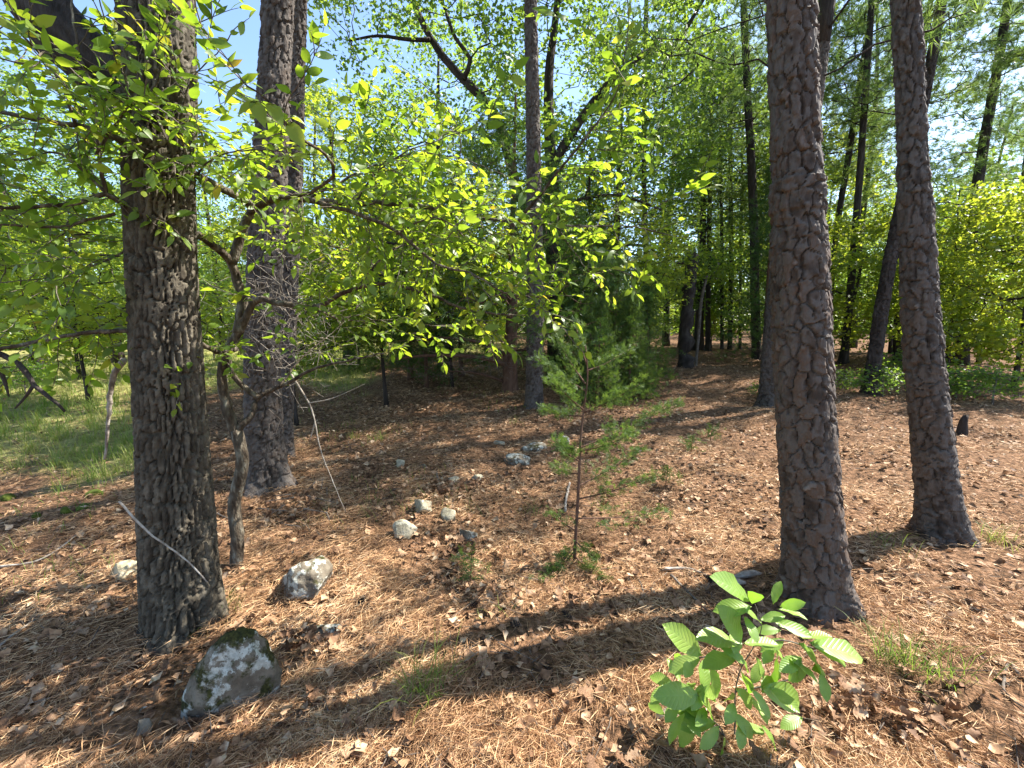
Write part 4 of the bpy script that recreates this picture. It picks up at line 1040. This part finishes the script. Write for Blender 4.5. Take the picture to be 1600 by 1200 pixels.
rock(356, 1062, 150, 158, 'large boulder with white lichen and dark moss at the foot of the oak', M['boulder'], 4, .12, 'boulder', .85, 5, name='boulder', tilt=.22)
rock(466, 906, 104, 84, 'grey mossy rock between the boulder and the small crooked tree', M['rock_grey'], 41, .2, tilt=.1, cuts=5)
rock(632, 827, 50, 40, 'pale rock leaning up, front left of the pale rock group', M['rock_pale'], 12, .2, tilt=-.4, cuts=14)
rock(663, 788, 44, 36, 'pale angular rock at the back of the pale rock group', M['rock_pale'], 15, .2, tilt=.2, cuts=14)
rock(700, 803, 34, 26, 'small pale block right of the other pale rocks', M['rock_pale'], 17, .2, cuts=14)
rock(729, 832, 30, 34, 'weathered grey-topped rock set apart at the right of the pale rocks', M['rock_grey'], 18, .3)
rock(811, 716, 44, 28, 'lichen-speckled grey rock, lower of the pair beyond the clearing', M['rock_grey'], 19, .3)
rock(838, 694, 42, 26, 'dark grey rock behind the lichen-speckled one', M['rock_grey'], 22, .3)
rock(882, 686, 22, 24, 'small grey rock left of the cedar sapling stem', M['rock_grey'], 23, .3)
rock(624, 724, 18, 16, 'little pale stone at the shade edge, left of its neighbour', M['rock_pale'], 24)
rock(660, 728, 18, 12, 'little greenish stone at the shade edge', M['rock_grey'], 25)
rock(746, 744, 20, 22, 'small white upright stone behind the leaf heap', M['rock_pale'], 26, .1)
rock(706, 748, 24, 16, 'flat pale stone beside the small white upright stone', M['rock_pale'], 27)
rock(780, 690, 16, 14, 'small pale stone on a mossy patch beyond the clearing', M['rock_pale'], 31)
rock(192, 893, 66, 26, 'flat sand-coloured stone left of the oak trunk', M['rock_sand'], 28, .3)
rock(223, 1140, 36, 40, 'smooth brown stone left of the boulder', M['rock_brown'], 29, .3)
rock(222, 1108, 16, 12, 'small grey pebble above the smooth brown stone', M['rock_grey'], 30)
rock(505, 990, 60, 14, 'low lichen-spotted rock almost buried in the needles', M['rock_grey'], 33, .4)
for (px, py, wp, lab) in ((145, 773, 30, 'bright moss cushion nearest the dead hanging branch'), (130, 793, 26, 'moss cushion below the brightest one'), (102, 799, 18, 'small round yellow-green moss cushion'), (10, 779, 24, 'yellow-green moss cushion at the left edge'), (56, 808, 16, 'dull small moss cushion on bare soil')):
    rock(px, py, wp, 10, lab, M['moss'], px, .3, 'moss', 1, 1, name='moss_cushion')

# ------------------------------------------------------------------ sticks and fallen branches
def stick(name, pts, r0, r1, label, cat='stick', mat='deadwood', forks=(), lift=.012, hang=None):
    if hang is None: w3 = [G(x, y) + [0, 0, lift] for x, y in pts]
    else: w3 = [P(x, y, hang) for x, y in pts]
    q = np.column_stack([np.array(w3), np.linspace(r0, r1, len(w3))]); q = catmull(q, .03); q[:, :3] += rng.normal(size=(len(q), 3)) * r0 * .15
    org = q[0, :3].copy(); o = thing(name, label, cat, org)
    V, T = tube(q[:, :3], q[:, 3], 7, .08); mk('branch', V, T, M[mat], rng.random(len(V)), o, org, smooth=True)
    for f in forks:
        w3 = [G(x, y) + [0, 0, lift] for x, y in f] if hang is None else [P(x, y, hang) for x, y in f]
        q = np.column_stack([np.array(w3), np.linspace(r0 * .7, r1 * .7, len(w3))]); q = catmull(q, .03); V, T = tube(q[:, :3], q[:, 3], 6, .08); mk('twig', V, T, M[mat], None, o, org, smooth=True)
stick('dead_branch', [(194, 560), (176, 590), (173, 620), (171, 645), (168, 680), (164, 718)], .017, .006, 'pale dead branch hanging down beside the oak over the grass', mat='deadwood', hang=2.35)
stick('dead_branch', [(186, 783), (215, 815), (240, 838), (275, 862), (305, 888), (324, 910)], .0055, .0028, 'thin pale stick propped against the oak trunk', mat='deadwood', hang=tr_oak.base[1] - .32)
stick('dead_branch', [(-20, 545), (28, 568), (55, 602), (80, 622), (102, 642)], .013, .005, 'dark broken forked branch hanging at the left edge', mat='farbark', hang=1.9, forks=[[(54, 600), (40, 620), (24, 638)], [(0, 575), (8, 598), (14, 620)]])
stick('stick', [(-10, 892), (60, 878), (110, 850), (135, 826)], .008, .004, 'long grey stick on the ground left of the oak')
stick('stick', [(-10, 1020), (40, 985), (72, 962)], .007, .004, 'short pale stick at the left edge')
stick('fallen_branch', [(1035, 893), (1075, 893), (1118, 908)], .011, .006, 'grey fallen branch left of the big pine base')
stick('fallen_branch', [(1048, 902), (1072, 925), (1112, 965)], .009, .006, 'dark curved fallen branch running towards the sapling', mat='twigbark')
stick('fallen_branch', [(975, 880), (1000, 915), (1012, 950), (1040, 958)], .005, .003, 'thin bent twig right of the cedar sapling', mat='twigbark')
stick('stick', [(890, 760), (884, 790), (884, 805)], .012, .009, 'short pale upright piece of dead wood left of the cedar sapling', lift=.03)
stick('fallen_branch', [(628, 985), (660, 1004), (688, 1018)], .006, .003, 'thin brown twig across the lit needles', mat='twigbark')
stick('fallen_branch', [(600, 1108), (660, 1108), (700, 1090)], .006, .003, 'dark twig at the edge of the tree shadow', mat='twigbark')
stick('fallen_branch', [(682, 740), (690, 765), (705, 770), (728, 756)], .012, .006, 'brown forked branch piece on the leaf heap', mat='twigbark')
stick('dead_branch', [(455, 585), (480, 625), (490, 650), (500, 700), (515, 740), (540, 800)], .007, .002, 'thin grey dead branch drooping right of the pine pair', hang=YT + .2, forks=[[(482, 630), (520, 622), (570, 600)], [(492, 660), (484, 690)]])
stick('fallen_branch', [(1590, 1060), (1575, 1040), (1568, 1085), (1600, 1110)], .007, .004, 'curved twig at the right edge', mat='twigbark')
for k in range(14):
    px, py = rng.normal(440, 55), rng.normal(790, 22); a = rng.uniform(0, 3.14); L = rng.uniform(25, 60)
    stick('fallen_branch', [(px, py), (px + L * math.cos(a), py + L * .3 * math.sin(a))], .005, .003, 'thin dark twig in the brush heap behind the small crooked tree', mat='twigbark', lift=rng.uniform(.02, .10))
for o in [x for x in C.objects if x.get('label', '').startswith('thin dark twig in the brush')]: o['group'] = 'twigs in the brush heap'
# small stump
sp = G(1328, 603)
sp = G(1503, 680); V, T = tube([sp + [0, 0, -.05], sp + [0, 0, .05], sp + [.0, 0, .18], sp + [.02, 0, .27]], [.06, .05, .035, .02], 9, .15)
o = mk('tree_stump', V, T, M['farbark'], None, origin=None); tag(o, 'little dark jagged stump right of the right hand pine', 'stump')
# chunk of bark
for (px, py, w_, lab) in ((1172, 905, .10, 'flat grey piece of bark left of the big pine base'), (1052, 1128, .07, 'pale splintered wood chip left of the big-leaved sapling'), (1150, 920, .07, 'small brown bark flake beside the grey bark piece')):
    g = G(px, py); V, T = tube([g + [-w_, 0, .015], g + [-.3 * w_, .01, .03], g + [.4 * w_, .02, .03], g + [w_, .02, .02]], [.012, .026, .028, .01], 7, .15)
    V[:, 2] = g[2] + (V[:, 2] - g[2]) * .7; o = mk('bark_piece', V, T, M['deadwood'], rng.random(len(V))); tag(o, lab, 'bark piece')

# far white bar, likely off a vehicle, stood on added posts
a = P(330, 512, 17); b_ = P(372, 511, 17)
V, T = edges([a], [b_], [.035], [.035], 8)
rl = thing('crossbar', 'white horizontal bar on added posts beyond the grass behind the small tree', 'crossbar', a)
mw = material('white_paint', [(.35, .36, .37), (.45, .46, .47)], 5, .5); mk('bar', V, T, mw, None, rl, a)
for f in (0, 1):
    p = a + (b_ - a) * f; V, T = edges([[p[0], p[1], float(height(p[0], p[1])) - .1]], [p], [.03], [.03], 8); mk('post', V, T, M['farbark'], None, rl, a)

# ------------------------------------------------------------------ ground cover
def norm_up(n, s=.35): return unit(rng.normal(size=(n, 3)) * [s, s, 0] + [0, 0, 1])
def needles(n, r0, r1):
    x, y, r = polar(n, r0, r1); keep = clear(x, y, -.02) & (rng.random(n) > grassmask(x, y) * .8); x, y, r = x[keep], y[keep], r[keep]
    pt = patch(x, y, 2.2); keep = rng.random(len(x)) < np.clip(-.05 + 1.9 * pt * patch(x, y, 4.1, 2) * 1.7, .05, 1); x, y, r, pt = x[keep], y[keep], r[keep], pt[keep]
    n = len(x); z = height(x, y) + rng.random(n) ** 1.5 * (.012 + .045 * np.clip(patch(x, y, 5.3, 1) * patch(x, y, 2.9, 4) * 2, 0, 1)) + .002
    for (a, b, rr_) in TRUNKS:
        if a * a + b * b < 80 and rr_ > .04:
            dd = np.hypot(x - a, y - b) - rr_; z += np.clip(1 - dd / .16, 0, 1) ** 2 * .05 * rng.random(n)
    d = rng.normal(size=(n, 3)); d[:, 2] *= .16; L = rng.uniform(.05, .13, n); wd = np.clip(.0006 * r, .0011, .004)
    tv = np.array([(-.5, -.5, 0), (-.5, .5, 0), (.05, 0, .028), (.5, 0, 0)], float); tf = np.array([(0, 1, 2), (1, 3, 2)])
    V, T, rr = scatter(tv, tf, np.stack([x, y, z], 1), d, norm_up(n, .6), np.stack([L, wd, L], 1), np.clip(rng.random(n) * .8 + .2 * pt, 0, 1))
    o = mk('pine_needle_litter', V, T, M['needle'], rr, kind='stuff'); tag(o, 'fallen rust-brown pine needles covering the forest floor', 'pine needles')
needles(370000, .75, 14)
def litter(n):
    m = Mesh(); r0 = 0
    x, y, r = polar(n, 1.0, 17, False)
    pt = patch(x, y, 1.4, 3); pr = np.clip(.15 + 1.1 * pt, 0, 1) * np.where(r < 3.2, .6, np.where(r < 4.2, .8, 1)) * (1 - .85 * grassmask(x, y)); k = (rng.random(n) < pr) & clear(x, y, -.02)
    x, y, r = x[k], y[k], r[k]; n = len(x); z = height(x, y) + rng.random(n) * .03 + .006
    for q in range(4):
        s = slice(q, None, 4); k = len(x[s])
        V, T, rr = scatter(*LITS[q], np.stack([x[s], y[s], z[s]], 1), rand_dirs(k, 0, .25), norm_up(k, .45), rng.uniform(.035, .09, k), rng.random(k)); m.add(V, T, rr)
    o = m.mk('leaf_litter', M['litter'], kind='stuff'); tag(o, 'dry brown oak leaves scattered over the forest floor', 'fallen leaves')
litter(44000)
def heap(px, py, n, rad, hgt, lab):
    g = G(px, py); a = rng.uniform(0, 6.283, n); q = rng.random(n) ** .6 * rad; x = g[0] + q * np.cos(a) * 1.5; y = g[1] + q * np.sin(a)
    z = height(x, y) + hgt * (1 - (q / rad) ** 2) * rng.random(n) + .008; m = Mesh()
    for k in range(6):
        e = slice(k, None, 6); c = len(x[e]); V, T, rr = scatter(*LIT[k], np.stack([x[e], y[e], z[e]], 1), rand_dirs(c, 0, .6), norm_up(c, .9), rng.uniform(.05, .095, c), rng.random(c) ** 1.4); m.add(V, T, rr)
    tag(m.mk('leaf_heap', M['litter'], kind='stuff'), lab, 'leaf heap')
heap(710, 770, 150, .28, .07, 'heap of curled dead leaves behind the pale rocks'); heap(470, 800, 130, .3, .08, 'leaf and twig heap right of the small crooked tree'); heap(700, 850, 60, .2, .04, 'drift of brown leaves below the pale rocks')
heap(960, 955, 60, .2, .035, 'drift of curled leaves between the cedar sapling and the big pine'); heap(1370, 1130, 70, .22, .05, 'crumpled leaves right of the big-leaved sapling'); heap(720, 920, 60, .2, .03, 'thin leaf drift in the upper tree shadow')
heap(960, 660, 160, .6, .09, 'broad leaf pile in the shade behind the cedar sapling'); heap(660, 640, 160, .7, .06, 'dark leaf drift under the centre cedar branches'); heap(470, 1010, 50, .16, .035, 'matted leaves right of the boulder')
def cone(px, py, lab):
    g = G(px, py); V, T = [], []; L = .032
    for i in range(34):
        f = i / 34; a = i * 2.4; rr = .017 * math.sin(math.pi * (.12 + .8 * f)); c = np.array([0, 0, (f - .5) * 2 * L]); d = np.array([math.cos(a), math.sin(a), .45]); sd_ = np.array([-math.sin(a), math.cos(a), 0]) * .008
        k = len(V); V += [c, c + d * rr + sd_, c + d * rr * 1.25, c + d * rr - sd_]; T += [(k, k + 1, k + 2), (k, k + 2, k + 3)]
    o = mk('pine_cone', V, T, M['farbark'], rng.random(len(V)), smooth=False); o.location = (g[0], g[1], g[2] + .022); o.rotation_euler = (rng.uniform(1.2, 1.8), 0, rng.uniform(0, 6)); tag(o, lab, 'pine cone', 'pine cones on the needles')
for px, py, lab in ((566, 944, 'dark pine cone left in the upper shadow band'), (738, 952, 'pine cone between the two shadow bands'), (806, 982, 'pine cone on lit needles above the lower shadow band'), (886, 968, 'small pine cone left of the curled leaf drift'), (965, 974, 'pine cone below the curled leaf drift'), (1108, 912, 'pine cone beside the grey fallen branch'), (856, 1052, 'pine cone inside the lower shadow band'), (1085, 850, 'pine cone on open needles left of the big pine')): cone(px, py, lab)
lm = []
for q in range(6):
    for v in range(3): 
        o = mk('fallen_leaf', LIT[q][0], LIT[q][1], M['litter'], np.full(len(LIT[q][0]), .1 + .32 * v), ground, smooth=True); lm.append(o)
x, y, r = polar(900, 1.0, 3.8, False, 62); k = clear(x, y, .02); x, y = x[k][:285], y[k][:285]
for i in range(len(x)):
    src = lm[i % len(lm)]
    o = src if i < len(lm) else src.copy()
    if i >= len(lm): C.objects.link(o)
    s = rng.uniform(.055, .105); o.scale = (s, s * rng.uniform(.8, 1.1), s); o.location = (x[i], y[i], float(height(x[i], y[i])) + rng.uniform(.02, .04)); o.rotation_euler = (rng.normal() * .3, rng.normal() * .3, rng.uniform(0, 6.28))
# small debris: twigs, chips
x, y, r = polar(2600, .9, 9); n = len(x); p = np.stack([x, y, height(x, y) + rng.uniform(.005, .03, n)], 1); d = rand_dirs(n, 0, .10) * np.where(rng.random(n) < .12, rng.uniform(.12, .32, n), rng.uniform(.03, .12, n))[:, None]
V, T = edges(p, p + d, rng.uniform(.001, .003, n), rng.uniform(.0008, .002, n), 4); o = mk('twig_litter', V, T, M['twigbark'], rng.random(len(V)), kind='stuff'); tag(o, 'small broken twigs strewn over the needles', 'twigs')

# grass
def blades(x, y, L, bend, wd, name, label, cat='grass', mat='grass', rb=0, kind='stuff'):
    n = len(x); z = height(x, y)
    a = rng.uniform(0, 2 * math.pi, n); d = np.stack([np.cos(a) * bend, np.sin(a) * bend, np.ones(n)], 1)
    tv = np.array([(0, -.5, 0), (0, .5, 0), (.45, .42, .02), (.45, -.42, .02), (.8, .25, .14), (.8, -.25, .14), (1.0, 0, .32)], float); tf = np.array([(0, 1, 2), (0, 2, 3), (3, 2, 4), (3, 4, 5), (5, 4, 6)])
    nn = np.stack([-np.cos(a), -np.sin(a), np.full(n, .2)], 1)*-1
    V, T, rr = scatter(tv, tf, np.stack([x, y, z - .01], 1), d, nn, np.stack([L, wd, L], 1), np.clip(rng.random(n) * .7 + rb, 0, 1))
    o = mk(name, V, T, M[mat], rr, kind=kind); tag(o, label, cat); return o
r = np.exp(rng.uniform(math.log(4.2), math.log(26), 90000)); a = rng.uniform(-R(64), R(0), 90000); x = r * np.sin(a); y = r * np.cos(a)
# tufted
cx = np.round(x * 2.2 + .3 * np.sin(y * 9)) / 2.2; cy = np.round(y * 2.2 + .3 * np.sin(x * 8)) / 2.2
f = rng.random(len(x)) * .75; x = x + (cx - x) * f; y = y + (cy - y) * f
k = rng.random(len(x)) < grassmask(x, y) * (.3 + .7 * f); x, y, f = x[k], y[k], f[k]; r = np.hypot(x, y)
blades(x, y, rng.uniform(.10, .34, len(x)) * (.6 + .6 * f), rng.uniform(.1, .7, len(x)), np.clip(.0009 * r, .004, .012), 'meadow_grass', 'green and straw grass filling the clearing at the left', rb=.34)  # rb shifts blades yellower and brighter for sunlight missing on the clearing
# sparse grass on the shaded slope
x, y, r = polar(16000, 3.5, 16); k = (rng.random(len(x)) < .5 * (patch(x, y, 1.1, 5) > .62)) & (x < .3); x, y, r = x[k], y[k], r[k]
blades(x, y, rng.uniform(.05, .16, len(x)), rng.uniform(.2, .9, len(x)), np.clip(.0008 * r, .003, .008), 'sparse_grass', 'thin sparse grass on the shaded leaf litter behind the pines')
TU = [(590, 690, .22, 60, 'green grass tuft at the shade edge behind the pale rocks'), (553, 685, .2, 40, 'grass tuft left of the shade edge tuft'), (803, 662, .2, 14, 'wiry pale grass tuft in the shade before the centre pine'), (668, 1085, .24, 110, 'grey green grass clump in the tree shadow'),
      (1400, 1040, .24, 110, 'dry drooping grass clump right of the big-leaved sapling'), (1385, 860, .2, 26, 'thin grass tuft between the two scaly pines'), (1505, 845, .14, 40, 'short green grass tuft at the foot of the right hand pine'),
      (320, 975, .16, 130, 'short green grass along the foot of the oak'), (345, 955, .15, 90, 'short grass right of the oak base'), (130, 720, .4, 70, 'tall grass clump at the front of the clearing'), (25, 735, .35, 60, 'tall grass clump at the left edge of the clearing'), (85, 690, .4, 60, 'tall green grass clump behind the front ones'),
      (770, 965, .12, 10, 'few pale grass blades on the lit needles'), (1560, 850, .22, 50, 'dry grass tuft at the right edge of the needles'), (1470, 1060, .2, 60, 'sparse drooping grass further right of the sapling'), (830, 800, .1, 40, 'low grass beside the pale wood piece'), (945, 800, .1, 50, 'low grass just right of the cedar sapling stem')]
for px, py, L, n, lab in TU:
    g = G(px, py); x = g[0] + rng.normal(size=n) * .05; y = g[1] + rng.normal(size=n) * .05
    blades(x, y, rng.uniform(.5, 1.1, n) * L, rng.uniform(.15, .95, n), np.full(n, .0032), 'grass_tuft', lab, 'grass tuft', rb=.15)


for o in C.objects:
    if o.name.split('.')[0] in ('branches', 'crown', 'foliage'): o['kind'] = 'stuff'
